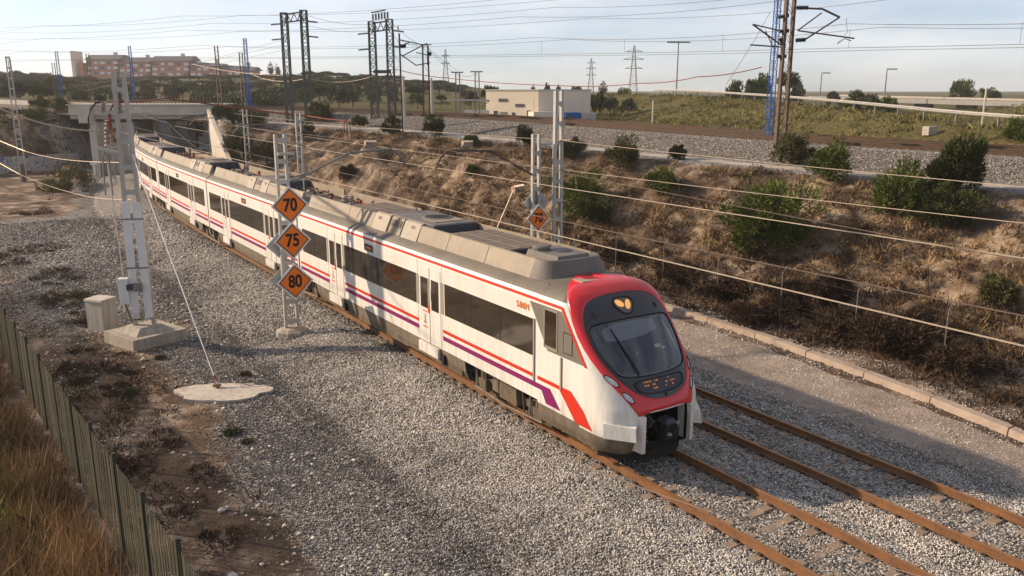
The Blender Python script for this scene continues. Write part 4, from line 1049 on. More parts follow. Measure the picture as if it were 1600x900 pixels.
b.build('insulator', rm2)
p = D(841, 341, rb.y - .55); diamond(p, fw, .60, '70', 'orange diamond sign reading 70 beyond the train roof')
p = D(843, 392, rb.y - .55); diamond(p, fw, .60, '70', 'orange diamond sign whose tip just shows above the train roof')
p = D(838, 316, rb.y + .2); diamond(p, -fw, .66, '', 'bare metal diamond plate on the mast beyond the train, above its 70 sign', True)
# more masts further along the lower line
def far_mast(s, off, label, side, h=7.4):
    bb = X(off, -.4, s); r = empty('catenary_mast', bb, label, 'mast', 'catenary masts of the lower line'); a = Ta(s)
    post2(bb, h, .42, .32, a, M['galv'], .10, .14, 'batten', .8).build('mast_frame', r)
    b = MB(); d = side; b.tube([X(off + d * .2, 5.2, s), X(off + d * 2.3, 6.25, s), X(off + d * 4.0, 6.3, s), X(off + d * 4.6, 5.7, s)], .045, 'galvd', 6); b.build('cantilever', r)
far_mast(66, 8.1, 'grey catenary mast beyond the train near the bridge wing wall', -1)
far_mast(50, 8.1, 'grey catenary mast beyond the second and third cars of the train', -1)
far_mast(84, -2.6, 'grey catenary mast under the bridge to the left of the rearmost car', 1, 5.4)

# big lattice pole with cable terminations, left foreground
fb = Vector((-13.75, 30.0, -.6))
foot = empty('pole_footing', fb, 'square stepped concrete footing under the tall pole at left', 'footing')
def slab(b, c, sx, sy, z0, z1, m, ang, ins=0.): 
    ca, sa = math.cos(ang), math.sin(ang); vs = []
    for z, k in ((z0, 0), (z1, ins)):
        for x, y in ((-1, -1), (1, -1), (1, 1), (-1, 1)):
            dx, dy = x * (sx / 2 - k), y * (sy / 2 - k); vs.append((c[0] + dx * ca - dy * sa, c[1] + dx * sa + dy * ca, z))
    b.hexa(vs, m)
PA = R(-38)
b = MB(); slab(b, fb, 2.2, 2.2, -1.0, -.16, 'conc', PA, .05); b.build('base_block', foot)
b = MB(); slab(b, fb, 1.5, 1.5, -.161, .05, 'conc', PA, .32); b.build('cap', foot)
pl = empty('lattice_pole', fb + Vector((0, 0, .66)), 'tall grey steel pole with cable terminations standing on the square footing at left', 'pole')
pb = fb + Vector((0, 0, .65))
post2(pb, 9.15, .66, .32, R(8), M['galv'], .11, .20, 'batten', .9).build('mast_frame', pl)
b = MB()
for sg in (-1, 1):
    w0, w1 = .66 * .5 * sg, .50 * .5 * sg; a = Vector((math.cos(R(8)), math.sin(R(8)), 0)); n = Vector((math.sin(R(8)), -math.cos(R(8)), 0)); vs = []
    for z, w in ((.3, w0), (4.6, w1 * 1.02)):
        for x in (-.14, .14):
            vs.append(pb + a * (w * .72 + x) + n * .14 + Vector((0, 0, z)))
    c = [vs[0], vs[1], vs[3], vs[2]]; b.hexa([c[0] + n * .05, c[1] + n * .05, c[1], c[0], c[3] + n * .05, c[2] + n * .05, c[2], c[3]], 'signw')
    bb = MB(); bb.v = b.v; bb.f = b.f; bb.m = b.m; bb.mats = b.mats; bb.build('cover_plate', pl); b = MB()
b = MB(); cbx = pb + Vector((-.50, -.25, 1.35)); b.box(cbx, (.34, .30, .95), 'signw', R(8)); b.build('control_box', pl)
b = MB(); b.box(pb + Vector((-.22, -.3, 1.5)), (.3, .16, .22), 'boxd', R(8)); b.box(pb + Vector((.02, -.3, 1.5)), (.28, .12, .30), 'galvd', R(8)); b.build('switch_drive', pl)
b = MB(); b.tube([cbx + Vector((0, 0, -.45)), cbx + Vector((.1, 0, -.8)), cbx + Vector((.35, 0, -.95)), pb + Vector((.1, -.2, .7))], .025, 'pipe'); b.tube([cbx + Vector((-.05, 0, -.45)), cbx + Vector((.15, -.05, -1.1)), pb + Vector((.0, -.25, .25))], .022, 'rubber'); b.build('cable', pl)
b = MB(); b.tube([cbx + Vector((0, .02, .45)), D(168, 255, 30.2), D(158, 234, 30.2)], .022, 'galv'); b.build('operating_rod', pl)
def LP(px, py, y=30.2): return D(px, py, y)
for q0, q1, w in (((157, 176), (194, 174), .11), ((150, 231), (186, 240), .11), ((168, 234), (188, 250), .06)): b = MB(); b.bar(LP(*q0), LP(*q1), w, w, 'galv'); b.build('crossarm', pl)
for (x0, y0, x1, y1) in ((161, 175, 161, 160), (186, 174, 186, 160), (167, 228, 167, 188), (176, 230, 176, 200), (168, 204, 183, 203)):
    b = MB(); insulator(b, LP(x0, y0), LP(x1, y1), 'insul', .11, 8); b.build('insulator', pl)
b = MB(); b.tube([LP(187, 160), LP(178, 162), LP(171, 175), LP(172, 195), LP(176, 212), LP(181, 222)], .055, 'redcable', 8); b.build('red_cable', pl)
b = MB(); b.tube([LP(161, 160), LP(150, 160), LP(142, 170), LP(138, 185), LP(139, 201)], .03, 'rubber'); b.build('black_cable', pl)
b = MB(); b.tube([LP(183, 196), LP(192, 206), LP(201, 225), LP(203, 244)], .022, 'galv'); b.build('jumper_cable', pl)
for px in (160, 170):
    b = MB(); b.tube([D(px - 1, 236, 30.3), D(px + (5 if px == 160 else 6), 305, 30.3)], .03, 'galvd'); b.build('hanging_weight_rod', pl)
b = MB(); 
for z in (2.2, 4.0): b.box(pb + Vector((0, -.2, z)), (.85, .04, .05), 'galvd', R(8))
b.build('clamp_band', pl)
cab = empty('equipment_cabinet', Vector((*G(158, 519, -.6), -.6)), 'small grey concrete equipment cabinet beside the pole footing', 'cabinet')
cc = Vector((*G(162, 515, -.6), 0)); b = MB(); slab(b, cc, .82, .72, -.65, .62, 'concp', R(-20), 0); b.build('cabinet_body', cab); b = MB(); slab(b, cc, .90, .80, .621, .70, 'concp', R(-20), .02); b.build('cabinet_lid', cab)
# anchor slab with guy wire
ax, ay = G(348, 611, -.58); b = MB(); r = random.Random(5)
poly = [(ax + math.cos(2 * math.pi * k / 23) * (1.4 + r.uniform(-.22, .3)), ay + math.sin(2 * math.pi * k / 23) * (.75 + r.uniform(-.10, .14)), -.72) for k in range(23)]
b.prism(poly, (0, 0, .15), 'concp'); an = b.build('anchor_slab'); tag(an, 'rough flat concrete slab on the gravel anchoring the slanting guy wire', 'slab')
g0 = D(201, 225, 30.2); g1 = Vector((*G(339, 600, -.45), -.45)); b = MB(); b.tube([g0, g1], .020, 'signw'); gw = empty('guy_wire', g1, 'slanting guy wire from the tall left pole down to the concrete slab', 'wire'); b.build('cable', gw)
b = MB(); b.tube([g1 + Vector((0, 0, -.1)), g1.lerp(g0, .03)], .05, 'rust'); b.box(g1 + Vector((0, 0, -.04)), (.22, .16, .06), 'rust'); b.build('anchor_fitting', gw)

# wires ---------------------------------------------------------------
def sagline(pts, sag, n=14):
    out = []
    for p, q in zip(pts[:-1], pts[1:]):
        for i in range(n): t = i / n; out.append(Vector(p).lerp(Vector(q), t) - Vector((0, 0, sag * 4 * t * (1 - t))))
    return out + [Vector(pts[-1])]
def wire(pts, sag, r, m, label, group='overhead wires', name='overhead_wire'):
    b = MB(); b.tube(sagline(pts, sag), r, m, 5); o = b.build(name); tag(o, label, 'wire', group); return o
bv = Vector((-math.sin(AZ), math.cos(AZ), 0)); nv = Vector((math.cos(AZ), math.sin(AZ), 0)); base0 = Vector((5.55, 13.54, 0))
def WL(s, off, z): return base0 + bv * s + nv * off + Vector((0, 0, z))
wire([WL(-14, .25, 5.06), WL(74, .25, 4.93)], .0, .014, 'wire', 'bright contact wire low over the train roof, lowest of the long wires')
wire([WL(-14, .3, 5.62), WL(21.6, .3, 5.45), WL(74, .3, 5.7)], .12, .011, 'wired', 'thin dull messenger wire just above the lowest bright wire')
wire([WL(-14, 4.1, 5.66), WL(20.6, 4.1, 5.50), WL(70, 4.1, 5.5)], .03, .013, 'wire', 'bright contact wire over the far track, touching the ball tensioner')
wire([WL(-14, 8.2, 5.95), WL(20.0, 8.9, 5.35), WL(66, 8.2, 5.6)], .12, .011, 'wire', 'second wire from the top across the slope, from the taller right post')
wire([WL(-14, 8.6, 6.5), WL(20.0, 8.9, 6.55), WL(66, 8.2, 6.6)], .15, .010, 'wire', 'topmost wire crossing the slope, from the taller right post')
wire([WL(-14, 3.9, 5.20), WL(20.6, 3.9, 6.30), WL(66, 3.9, 6.2)], .05, .010, 'wired', 'thin messenger wire over the far track, below the topmost slope wires')
wire([D(462, 459, 29), D(1560, 935, 8)], 1.1, .008, 'wired', 'thin tan cable slanting low across the front of the train')
b = MB()
for s in np.arange(-6, 18, 3.2):
    b = MB(); p = WL(s, 4.05, 5.51); q = WL(s, 3.95, 5.55 + .03 * (s + 8)); b.tube([p, q], .008, 'wired', 4); o = b.build('dropper_wire'); tag(o, 'short vertical dropper between two wires over the far track', 'wire', 'droppers over the far track')
wire([D(-60, 160, 27), D(0, 170, 28), LP(168, 204)], .22, .030, 'wire', 'thick pale cable sagging from the left edge to the tall left pole')
wire([D(-120, 160, 70), D(39, 236, 60), LP(190, 254, 30.4)], .2, .014, 'wire', 'thin wire sagging low from the left edge to the tall left pole', 'thin wires at the left')
wire([D(-140, 170, 60), D(30, 272, 52), D(120, 303, 50), D(205, 312, 33)], .1, .013, 'wire', 'thin wire crossing the gravel at the left, below the sagging one', 'thin wires at the left')
wire([D(-60, 250, 45), D(20, 298, 45), D(140, 330, 42)], .1, .012, 'wired', 'thin dark wire low over the dark scrub at the left edge', 'thin wires at the left')
wire([LP(203, 168), LP(260, 190, 33), WL(40, -.9, 5.4)], .1, .014, 'wire', 'thin pale wire from the tall left pole over the third car roof')
wire([LP(190, 159), D(258, 153, 60), D(300, 158, 62), D(387, 170, 62), D(480, 181, 62), D(540, 189, 60)], .05, .06, 'redcable', 'thick red brown cable from the left pole towards the upper embankment', name='feeder_cable')
b = MB(); e0 = D(540, 189, 60)
for k in range(3): b.tube([e0 + Vector((.15 * k - .1, 0, 0)), e0 + Vector((.25 * k - .15, 0, -.7)), e0 + Vector((.35 * k - .3, 0, -1.35))], .04, 'redcable')
o = b.build('cable_drop'); tag(o, 'bundle of red brown cable ends hanging over the slope shrubs', 'cable')

# ------------------------------------------------------------------ upper line steelwork
def onground(px, py, Y): p = D(px, py, Y); return Vector((p.x, Y, gz(p.x, Y)))
def HB(px_b, Y, py_top, name, label, m, kind='2', w=.5, group='steel masts of the upper line', cat='mast', ang=None, zb=None, topw=None):
    x = D(px_b, 180, Y).x; z = gz(x, Y) if zb is None else zb; h = D(px_b, py_top, Y).z - z; base = Vector((x, Y, z - .2)); h += .2
    r = empty(name, base, label, cat, group); ang = trk if ang is None else ang
    (post2(base, h, w, topw or w * .8, ang, M[m], w * .22, w * .4, 'lace', w * 1.3) if kind == '2' else post4(base, h, w, topw or w * .7, M[m], w * .12, w * 1.3, ang)).build('mast_frame', r)
    return r, base, h
r, base, h = HB(1222, 50, -70, 'catenary_mast', 'brown weathered catenary mast at the right, its foot in the upper ballast', 'brownst', '2', .62, ang=R(20))
def MP(px, py, Y=50.): return D(px, py, Y)
b = MB(); b.tube([MP(1243, 12), MP(1285, 14), MP(1312, 27)], .06, 'brownst'); b.tube([MP(1312, 27), MP(1256, 63)], .05, 'brownst'); b.tube([MP(1246, 48), MP(1284, 20)], .04, 'brownst'); b.tube([MP(1248, 48), MP(1335, 60)], .045, 'brownst'); b.tube([MP(1330, 64), MP(1320, 60), MP(1309, 68)], .025, 'brownst'); b.tube([MP(1308, 68), MP(1324, 50), MP(1322, 28)], .012, 'brownst'); b.build('cantilever', r)
b = MB(); b.tube([MP(1226, 74), MP(1206, 60), MP(1176, 38)], .05, 'brownst'); b.tube([MP(1176, 38), MP(1228, 50)], .04, 'brownst'); b.tube([MP(1228, 74), MP(1172, 70)], .045, 'brownst'); b.tube([MP(1196, 48), MP(1207, 72)], .03, 'brownst'); b.build('cantilever', r)
for p, q in (((1246, 12), (1262, 12)), ((1244, 63), (1258, 62)), ((1216, 27), (1232, 24)), ((1218, 49), (1232, 48)), ((1214, 88), (1228, 88)), ((1218, 60), (1226, 72))):
    b = MB(); insulator(b, MP(*p), MP(*q), 'boxd', .14, 8); b.build('insulator', r)
HB(1203, 57.5, -60, 'lattice_mast', 'bright blue lattice mast just left of the brown mast at the right', 'bluest', '4', .38)
for px, Y, top, lab in ((213, 118, 72, 'blue lattice mast in front of the brick apartment block'), (391, 98, 60, 'blue lattice mast standing right of the apartment block'), (100, 120, 80, 'blue lattice mast left of the brick apartment block')):
    HB(px, Y, top, 'lattice_mast', lab, 'bluest', '4', .42)
for px, Y, top, lab in ((346, 97, 72, 'brown steel mast between the apartment block and the blue mast'), (383, 99, 82, 'thin brown steel post hard against the blue mast'), (93, 125, 98, 'brown steel mast beside the blue mast at the far left'), (26, 140, 92, 'slim brown steel mast nearest the left edge of the photo'), (147, 118, 84, 'thin grey steel post in front of the brick block left end')):
    HB(px, Y, top, 'catenary_mast', lab, 'brownst', '2', .42)
def arm(Y, pts, label, m='brownst', r_=.05):
    b = MB()
    for seg in pts: b.tube([D(x, y, Y) for x, y in seg], r_, m)
    return b
# portals
def portal(pxa, pxb, Y, topa, topb, label, beam=True, low=None):
    g = 'steel portals'; xa = D(pxa, 178, Y).x; xb = D(pxb, 178, Y).x; za, zb = gz(xa, Y), gz(xb, Y)
    r = empty('steel_portal', Vector((xa, Y, za)), label, 'gantry', g); tops = []
    for x, z, pt, px in ((xa, za, topa, pxa), (xb, zb, topb, pxb)):
        h = D(px, pt, Y).z - z; post4((x, Y, z - .2), h + .2, .62, .55, M['greenst'], .11, .75).build('leg', r); tops.append(Vector((x, Y, z + h)))
    b = MB(); 
    for dz in (-.15, -.9):
        b.bar(tops[0] + Vector((0, 0, dz)), tops[1] + Vector((0, 0, dz)), .12, .12, 'greenst')
    n = 6
    for i in range(n): p = tops[0].lerp(tops[1], i / n) + Vector((0, 0, -.15 if i % 2 else -.9)); q = tops[0].lerp(tops[1], (i + 1) / n) + Vector((0, 0, -.9 if i % 2 else -.15)); b.bar(p, q, .07, .07, 'greenst')
    b.build('crossbeam', r)
    if low:
        for ly in low:
            z = D(0, ly, Y).z; b = MB(); b.bar((xa, Y, z), (xb, Y, z), .1, .3, 'greenst'); b.build('lower_beam', r)
    for t_, sx in zip(tops, (-1, 1)):
        for dz in (-1.0, -2.4): b = MB(); insulator(b, t_ + Vector((sx * .3, 0, dz)), t_ + Vector((sx * 1.3, 0, dz - .1)), 'boxd', .10); b.build('insulator', r)
    return r, tops
p1r, p1t = portal(453, 483, 84, 20, 16, 'tall open steel portal of two lattice legs left of the centre')
p2r, p2t = portal(586, 613, 80, 34, 30, 'tall steel portal with a row of switches on its crossbeam', low=(112,))
b = MB(); a_, c_ = p2t[0] + Vector((0, 0, .1)), p2t[1] + Vector((0, 0, .1))
for i in range(6): q = a_.lerp(c_, (i + .5) / 6); insulator(b, q, q + Vector((0, 0, .55)), 'galvd', .12, 8)
b.bar(a_ + Vector((0, 0, .7)), c_ + Vector((-.3, 0, .7)), .1, .1, 'boxd'); b.build('switch_gear', p2r)
r, base, h = HB(623, 71, 52, 'catenary_mast', 'brown steel mast in front of the switch portal', 'brownst', '2', .6, ang=R(10))
arm(71, [[(624, 62), (660, 70), (668, 68)], [(628, 88), (662, 70)], [(626, 85), (650, 102), (672, 98)], [(626, 72), (640, 66)]], '').build('cantilever', r)
b = MB(); insulator(b, D(626, 72, 71), D(634, 72, 71), 'boxd', .2, 8); insulator(b, D(622, 50, 71), D(622, 40, 71), 'insul', .08); b.build('insulator', r)
r, base, h = HB(667, 79, 72, 'catenary_mast', 'brown steel mast right of the portals, before the far pylon', 'brownst', '2', .6, ang=R(10))
arm(79, [[(658, 70), (674, 70)], [(668, 102), (668, 70)], [(668, 86), (650, 82)], [(668, 78), (672, 88), (668, 90)]], '').build('cantilever', r)
b = MB(); insulator(b, D(669, 84, 79), D(674, 84, 79), 'boxd', .22, 8); b.build('insulator', r)
for px, Y, top, lab in ((631, 74, 120, 'short pale concrete post just right of the brown mast'), (675, 82, 122, 'short pale concrete post beside the second brown mast')):
    x = D(px, 170, Y).x; z = gz(x, Y); b = MB(); b.tube([(x, Y, z - .2), (x, Y, D(px, top, Y).z)], [.16, .10], 'concp', 8); o = b.build('concrete_post'); tag(o, lab, 'post')
# switchyard left of the substation
for px, Y, top, lab in ((716, 92, 113, 'left lattice column of the switchyard beside the pale building'), (746, 92, 112, 'right lattice column of the switchyard beside the pale building')):
    r, base, h = HB(px, Y, top, 'lattice_column', lab, 'galvd', '2', .5, 'switchyard columns', 'column', ang=0)
    b = MB(); t_ = base + Vector((0, 0, h)); b.bar(t_ - Vector((.7, 0, 0)), t_ + Vector((.6, 0, 0)), .12, .12, 'galvd'); b.build('top_beam', r)
b = MB(); b.bar(D(698, 156, 92), D(765, 157, 92), .3, .18, 'concp')
pf = b.build('switchyard_beam'); tag(pf, 'pale horizontal beam across the two switchyard columns', 'beam')
for q0, q1 in (((722, 166), (735, 158)), ((752, 168), (764, 158))):
    b = MB(); b.bar(D(*q0, 92), D(*q1, 92), .08, .08, 'galvd'); o = b.build('diagonal_brace'); o.parent = pf

# wires of the upper line
def UW(px_pts, sag, r_, label, m='wired'): wire([D(x, y, Y) for x, y, Y in px_pts], sag, r_, m, label, 'wires of the upper line')
lu = [u_len(y) for y in (30, 50, 71, 97, 120, 160)]
for k, (o, dz) in enumerate(((.9, 5.35), (.9, 6.7), (5.0, 5.35), (5.0, 6.7), (-1.4, 8.2), (7.6, 8.6), (-1.2, 9.7), (7.6, 10.4), (3, 9.2))):
    labs = ['lower contact wire of the nearer upper track', 'messenger wire of the nearer upper track', 'contact wire of the further upper track', 'messenger wire of the further upper track', 'feeder wire on the camera side of the upper masts', 'feeder wire on the far side of the upper masts', 'high feeder wire on the camera side of the upper line', 'highest thin feeder wire in the sky at the right', 'thin middle feeder wire above the upper tracks']
    wire([U(l, o, dz) for l in lu], .45 if dz > 6 else .05, .014, 'wired', labs[k], 'wires of the upper line')
for l in np.arange(lu[0], lu[2], 9.):
    b = MB(); b.tube([U(l, .9, 5.36), U(l, .9, 6.4)], .010, 'wired', 4); o = b.build('dropper_wire'); tag(o, 'short vertical dropper between the wires of the nearer upper track', 'wire', 'droppers of the upper line')
UW([(483, 25, 84), (586, 38, 80)], .3, .016, 'thin wire from the open portal to the switch portal'); UW([(483, 40, 84), (586, 48, 80)], .3, .014, 'second thin wire between the two steel portals')
UW([(613, 36, 80), (667, 74, 79), (716, 116, 92), (746, 114, 92)], .3, .016, 'wire running down from the switch portal to the switchyard'); UW([(624, 62, 71), (667, 72, 79), (716, 110, 92)], .2, .016, 'wire from the brown mast down to the switchyard columns')
UW([(300, 100, 98), (453, 118, 84)], .3, .02, 'sagging pale wire left of the open steel portal', 'wire'); UW([(395, 117, 98), (480, 122, 84), (586, 118, 80)], .5, .028, 'pale sagging cable between the two steel portals at tree height', 'wire')
UW([(618, 108, 80), (700, 122, 78), (880, 134, 68), (1000, 130, 60), (1090, 120, 55), (1190, 105, 52)], .12, .030, 'long red brown cable sagging across the sky to the blue mast', 'redcable')
UW([(1203, 20, 52), (1176, 68, 52), (1135, 132, 56)], .0, .014, 'thin stay wire slanting down left of the blue mast')
for k, (y0, y1) in enumerate(((52, 2), (60, 12), (44, -14))): UW([(0, 150 + 8 * k, 260), (444, y0 + 18, 84)], .8, .014, ['lowest of the thin wires left of the open portal', 'middle thin wire left of the open portal', 'upper thin wire left of the open portal'][k])
# old concrete lattice pole at the far left
x, y = G(38, 284, -.6); b = post2((x, y, -.8), D(15, 88, y).z + .8, .55, .30, R(30), M['galv'], .12, .16, 'batten', 1.0)
lp = empty('lattice_pole', Vector((x, y, -.6)), 'slim grey lattice pole at the far left with a rusty foot', 'pole'); b.build('mast_frame', lp)
b = MB(); b.tube([(x, y, -.7), (x, y, 1.2)], .20, 'rust', 8); b.build('rusty_foot', lp)

# ------------------------------------------------------------------ bridge
BY = 92.
def BP(px, py, Y=BY): return D(px, py, Y)
br = empty('railway_bridge', BP(215, 240), 'concrete girder railway bridge crossing over the lower line at left', 'bridge')
zt = BP(0, 164).z; zb_ = BP(0, 186).z; x0 = BP(108, 170).x; x1 = BP(330, 170).x
b = MB(); b.box(((x0 + x1) / 2, BY + 6.6, (zt + zb_) / 2 + .25), (x1 - x0, 13, zt - zb_ - .5), 'conc'); b.build('deck', br)
b = MB(); b.box(((x0 + x1) / 2, BY, zt - .55), (x1 - x0, .4, 1.0), 'concp'); b.box(((x0 + x1) / 2, BY + .15, zb_ + .3), (x1 - x0, .3, .6), 'conc'); b.build('edge_girder', br)
b = MB(); b.box(((x0 + x1) / 2, BY - .12, zt + .02), (x1 - x0 + .3, .5, .12), 'concp'); b.build('coping', br)
b = MB(); b.box((BP(117, 0).x, BY - .3, (BP(0, 163).z + BP(0, 192).z) / 2), (1.25, 1.3, BP(0, 163).z - BP(0, 192).z), 'concp'); b.build('end_block', br)
b = MB(); b.box((BP(124, 0).x, BY + .2, 2.2), (.75, 1.2, 6.0), 'concp'); b.build('corner_pillar', br)
b = MB(); b.box((BP(156, 0).x, BY + 3.0, 2.2), (BP(186, 0).x - BP(127, 0).x, 5.0, 5.9), 'conc'); b.build('abutment', br)
b = MB(); xw = BP(320, 0).x; b.box((xw + 1.2, BY + 5, 2.6), (2.0, 10, 6.6), 'conc'); b.build('abutment', br)
w0, w1 = BP(322, 168), D(356, 252, 73); b = MB(); th = Vector((.35, .1, 0))
b.hexa([Vector((w0.x, w0.y, -.8)), Vector((w1.x, w1.y, -.8)), Vector((w1.x, w1.y, -.8)) + th, Vector((w0.x, w0.y, -.8)) + th, w0, w1, w1 + th, w0 + th], 'concp'); b.build('wing_wall', br)
b = MB(); b.box(((x0 + x1) / 2 + 2, BY + 24, 5.2), (26, 9, 1.3), 'conc'); b.build('rear_deck', br)
for q in range(4):
    b = MB(); xx = x0 + 3 + q * (x1 - x0 - 5) / 3.; b.box((xx, BY + 9, 2.4), (.6, .6, 6), 'conc')
    if q in (2, 3): b.build('pier', br)
for k in range(26):
    px = 192 + k * (330 - 192) / 25; b = MB(); p = BP(px, 163); b.box((p.x, BY - .1, zt + .5), (.05, .05, .85), 'galvd'); b.build('railing_post', br)
for z in (.5, .92): b = MB(); b.box(((BP(192, 0).x + x1) / 2, BY - .1, zt + z), (x1 - BP(192, 0).x, .04, .04), 'redcable'); b.build('handrail', br)
# retaining edge of the upper line left of the bridge
b = MB(); P = []
for l in np.arange(u_len(104), UPL[-1], 3.): P.append([tuple(U(l, -2.6, -.9)), tuple(U(l, -2.6, .12)), tuple(U(l, -2.3, .12)), tuple(U(l, -2.3, -.9))])
b.grid(P, 'concp'); o = b.build('parapet_wall'); tag(o, 'low pale parapet wall along the upper line left of the bridge', 'wall')
# painted wall at left
gm = bpy.data.materials.new('graffiti_wall'); gm.use_nodes = True; N_ = gm.node_tree.nodes; L_ = gm.node_tree.links
g_ = N_.new('ShaderNodeNewGeometry'); v_ = N_.new('ShaderNodeTexNoise'); v_.inputs['Scale'].default_value = .9; v_.inputs['Detail'].default_value = 3; v_.inputs['Distortion'].default_value = 2.5; L_.new(g_.outputs['Position'], v_.inputs['Vector'])
r_ = N_.new('ShaderNodeValToRGB'); r_.color_ramp.interpolation = 'CONSTANT'; e_ = r_.color_ramp.elements
for _ in range(4): e_.new(.5)
for k, (p, c) in enumerate(((0, (.06, .11, .30)), (.40, (.42, .42, .42)), (.46, (.30, .28, .26)), (.54, (.46, .45, .44)), (.60, (.10, .10, .12)), (.64, (.36, .33, .30)))): e_[k].position = p; e_[k].color = (*c, 1)
L_.new(v_.outputs['Fac'], r_.inputs[0]); L_.new(r_.outputs[0], N_['Principled BSDF'].inputs['Base Color']); N_['Principled BSDF'].inputs['Roughness'].default_value = .9
M['graffiti'] = gm
b = MB(); p0 = Vector((*G(-130, 282, -.6), 0)); p1_ = Vector((*G(126, 263, -.6), 0)); d = (p1_ - p0).normalized(); n = Vector((-d.y, d.x, 0)) * .25
c = [p0, p1_, p1_ + n, p0 + n]; b.hexa([Vector((q.x, q.y, -.9)) for q in c] + [Vector((q.x, q.y, 1.25)) for q in c], 'graffiti'); o = b.build('painted_wall'); tag(o, 'long low wall covered in blue and white graffiti at the far left', 'wall')
p = G(113, 268, -.55); b = MB(); slab(b, p, 2.0, 1.1, -.7, .15, 'concp', .1, .03); o = b.build('concrete_slab'); tag(o, 'pale concrete block lying near the bridge pillar', 'block')
p = G(149, 281, -.6); mk = empty('marker_post', Vector((*p, -.6)), 'white marker post with a wide head on the dirt left of the train', 'marker'); b = MB(); b.box((p[0], p[1], .2), (.22, .14, 1.7), 'signw'); b.build('post', mk); b = MB(); b.box((p[0], p[1] - .02, 1.12), (.62, .2, .34), 'signw'); b.build('head', mk)

# ------------------------------------------------------------------ fences
gf = empty('mesh_fence', (-10, 18, -.6), 'long olive green slatted fence running down the lower left corner', 'fence')
FA, FB = Vector((-27.5, 40.1, 0)), Vector((-3.3, 9.3, 0)); FL = (FB - FA).length; fd = (FB - FA) / FL; fnr = Vector((-fd.y, fd.x, 0)); k = 0; t_ = 0.
while t_ < FL:
    p = FA + fd * t_; z = max(gz(p.x, p.y), -.7); pm = MB(); pm.box((p.x, p.y, .65), (.075, .075, 2.2), 'postf', math.atan2(fd.y, fd.x)); pm.build('fence_post', gf)
    pn = MB(); q = t_ + .06
    while q < t_ + 1.93:
        a = FA + fd * q; lean = random.uniform(-.012, .012); pn.box((a.x + fnr.x * lean, a.y + fnr.y * lean, .55), (.030, .012, 2.02 + random.uniform(-.02, .02)), 'greenf', math.atan2(fd.y, fd.x)); q += .082
    for zz in (-.3, .6, 1.5): m_ = FA + fd * (t_ + 1.0); pn.box((m_.x + fnr.x * .02, m_.y + fnr.y * .02, zz), (1.95, .012, .03), 'postf', math.atan2(fd.y, fd.x))
    pn.build('fence_panel', gf); t_ += 2.0
wf = empty('wire_fence', X(14.4, -.3, 12), 'thin wire fence on slim grey posts along the foot of the slope', 'fence')
s = -7.5
tops = []
while s < 74:
    o = 14.45 if s < 50 else 14.45 - (s - 50) * .2; p = X(o, 0, s); z = gz(p.x, p.y); b = MB(); b.tube([(p.x, p.y, z - .1), (p.x, p.y, z + 2.0), tuple(Vector((p.x, p.y, z + 2.25)) + nv * .22)], .019, 'galvd', 6); b.build('fence_post', wf); tops.append((p, z)); s += 3.35
for dz in (.25, .8, 1.4, 1.95):
    b = MB(); b.tube([(p.x, p.y, z + dz) for p, z in tops], .004, 'brownst', 4); b.build('fence_wire', wf)

# ------------------------------------------------------------------ vegetation
leafmat('leaf_green', (.040, .058, .012), (.155, .185, .04)); leafmat('leaf_dark', (.022, .030, .012), (.10, .11, .035)); leafmat('leaf_olive', (.035, .035, .014), (.15, .14, .05))
leafmat('leaf_brown', (.040, .022, .014), (.14, .085, .05)); leafmat('leaf_far', (.060, .066, .036), (.16, .165, .085)); leafmat('leaf_dry', (.09, .058, .03), (.46, .32, .17)); leafmat('leaf_grey', (.10, .09, .07), (.26, .22, .17))
leafmat('weed', (.035, .05, .012), (.12, .14, .035)); leafmat('dry_fore', (.09, .055, .028), (.46, .31, .16)); leafmat('yellowgreen', (.08, .078, .018), (.32, .27, .075)); leafmat('field', (.065, .065, .02), (.27, .24, .085)); leafmat('scrub', (.030, .020, .014), (.11, .07, .045))
M.update(LM)
def leaves(P, N, size, asp=2.2, up=.4):
    """triangles at P growing along directions N"""
    n = len(P); N = N / (np.linalg.norm(N, axis=1)[:, None] + 1e-9)
    q = rng.normal(size=(n, 3)); A = np.cross(N, q); A /= np.linalg.norm(A, axis=1)[:, None] + 1e-9
    L = size * rng.uniform(.6, 1.3, n)[:, None]; W = L / asp
    V = np.stack([P - A * W * .5, P + A * W * .5, P + N * L], 1).reshape(-1, 3)
    return V
def crown_pts(n, r, h, clumps, irregular=.3, hollow=.45, flat=0.):
    c = []
    while len(c) < clumps:
        v = rng.normal(size=3); v /= np.linalg.norm(v); k = rng.uniform(hollow, 1) * (1 - irregular * rng.random())
        if v[2] < -.75 + flat * .8: continue
        c.append((v[0] * r * k, v[1] * r * k, v[2] * h * k))
    c = np.array(c); i = rng.integers(0, clumps, n); cr = rng.uniform(.15, .38, clumps)[i][:, None] * np.array([[r, r, h]])
    g = rng.normal(size=(n, 3)); g /= np.linalg.norm(g, axis=1)[:, None]; g *= rng.uniform(.35, 1, n)[:, None] ** .6
    P = c[i] + g * cr; N = g * .8 + c[i] / max(r, h) * .5 + np.array([0, 0, .45]) + rng.normal(size=(n, 3)) * .25
    return P, N, i, c
